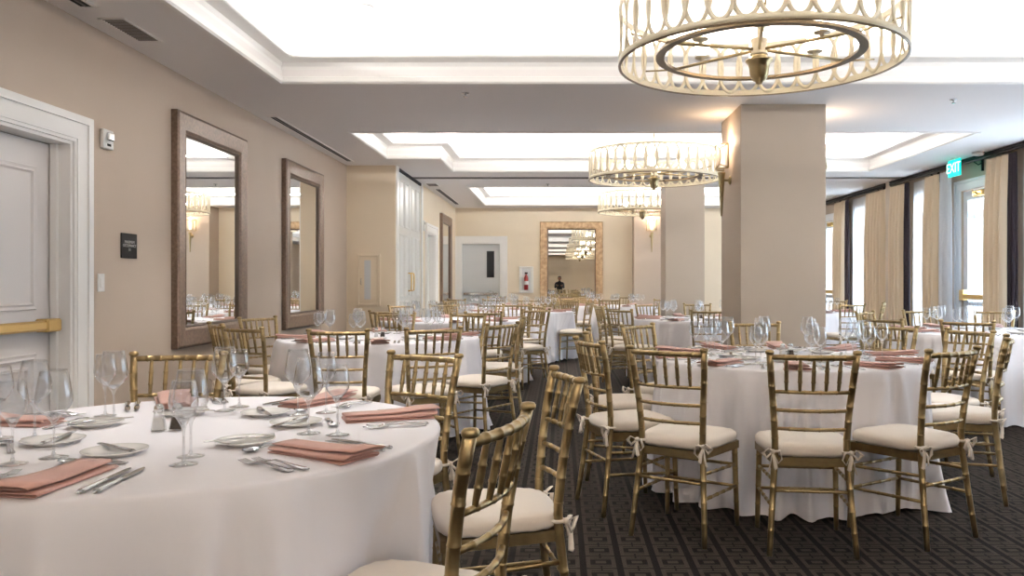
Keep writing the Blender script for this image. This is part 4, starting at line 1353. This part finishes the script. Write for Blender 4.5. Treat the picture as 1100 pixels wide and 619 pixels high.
# ------------------------------------------------------------------ the photographer, seen in the back mirror
def skin_chain(name, joints, edges, m, parent=None, root=0, sub=1):
    me = D.meshes.new(name); me.from_pydata([j[0] for j in joints], edges, [])
    o = D.objects.new(name, me); COL.objects.link(o)
    if parent: o.parent = parent
    me.materials.append(M[m])
    md = o.modifiers.new('skin', 'SKIN'); md.use_smooth_shade = True
    for i, j in enumerate(joints):
        rr = j[1]; rr = (rr, rr) if isinstance(rr, (int, float)) else rr
        me.skin_vertices[0].data[i].radius = rr
        me.skin_vertices[0].data[i].use_root = (i == root)
    s_ = o.modifiers.new('sub', 'SUBSURF'); s_.levels = sub; s_.render_levels = sub
    return o
pr = empty('person', (0, -.72, 0)); pr.scale = (.92, .92, .92); tag(pr, 'photographer in black clothes bending over a tripod, seen in the mirror', 'person')
J = [((0, -.10, .86), (.15, .11)), ((0, -.06, 1.0), (.14, .10)), ((0, .03, 1.17), (.17, .11)), ((0, .10, 1.29), (.12, .08)), ((0, .16, 1.36), .055), ((0, .20, 1.42), .06),
     ((.10, -.10, .82), .09), ((.13, .02, .45), .062), ((.14, -.10, .08), .045), ((.14, .02, .03), .04), ((.14, .10, .025), .03),
     ((-.10, -.10, .82), .09), ((-.13, .02, .45), .062), ((-.14, -.10, .08), .045), ((-.14, .02, .03), .04), ((-.14, .10, .025), .03),
     ((.19, .08, 1.27), .062), ((.22, .20, 1.04), .045), ((.13, .42, 1.14), .032),
     ((-.19, .08, 1.27), .062), ((-.22, .20, 1.04), .045), ((-.13, .42, 1.14), .032)]
E = [(0, 1), (1, 2), (2, 3), (3, 4), (4, 5), (0, 6), (6, 7), (7, 8), (8, 9), (9, 10), (0, 11), (11, 12), (12, 13), (13, 14), (14, 15), (3, 16), (16, 17), (17, 18), (3, 19), (19, 20), (20, 21)]
skin_chain('body', J, E, 'blackshirt', pr)
hd = MB()
hd.lathe([(0, -.115), (.035, -.105), (.058, -.07), (.070, -.02), (.078, .03), (.074, .07), (.05, .10), (0, .112)], 20, T(0, .235, 1.50) @ RX(-.25))
hd.add([(-.012, .31, 1.50), (.012, .31, 1.50), (0, .335, 1.478), (0, .31, 1.53)], [(0, 1, 2), (1, 3, 2), (3, 0, 2)], True)
for sx in (-1, 1): hd.tube([(sx * .077, .225, 1.53), (sx * .088, .22, 1.51), (sx * .080, .23, 1.475)], [.006, .012, .006], 6)
hd.build('head', 'skin', pr)
MB().lathe([(.081, -.02), (.086, .03), (.082, .08), (.055, .112), (0, .125)], 20, T(0, .222, 1.51) @ RX(-.1)).build('hair', 'hair', pr)
for sx in (-1, 1):
    hj = [((sx * .13, .42, 1.14), .026), ((sx * .11, .47, 1.155), .024)]
    he = [(0, 1)]
    for q in range(4):
        b = len(hj); dz = .022 - q * .014
        hj += [((sx * .10, .49, 1.16 + dz), .009), ((sx * .078, .515, 1.162 + dz), .008), ((sx * .055, .515, 1.162 + dz), .007)]
        he += [(1, b), (b, b + 1), (b + 1, b + 2)]
    b = len(hj); hj += [((sx * .095, .45, 1.185), .010), ((sx * .07, .465, 1.195), .008)]; he += [(0, b), (b, b + 1)]
    skin_chain('hand', hj, he, 'skin', pr)
r = empty('camera_tripod', (0, -.17, 0)); tag(r, 'black camera on a tripod before the photographer', 'tripod')
for k in range(3):
    a = 2 * PI * k / 3 - PI / 2
    MB().tube([(0, 0, 1.05), (.25 * math.cos(a), .25 * math.sin(a) , .55), (.42 * math.cos(a), .42 * math.sin(a), .01)], [.014, .012, .01], 8).build('leg', 'plate_dark', r)
MB().lathe([(0, 1.0), (.02, 1.0), (.02, 1.12), (.035, 1.13), (.035, 1.15), (0, 1.15)], 14).build('head', 'plate_dark', r)
b = MB().bevbox(-.07, .07, -.04, .03, 1.15, 1.25, .01).bevbox(-.03, .03, -.03, .02, 1.25, 1.28, .008).build('camera_body', 'plate_dark', r)
MB().lathe([(0, 0), (.035, 0), (.035, .05), (.03, .055), (0, .055)], 20, T(0, .03, 1.20) @ RX(-PI / 2)).build('lens', 'plate_dark', b)
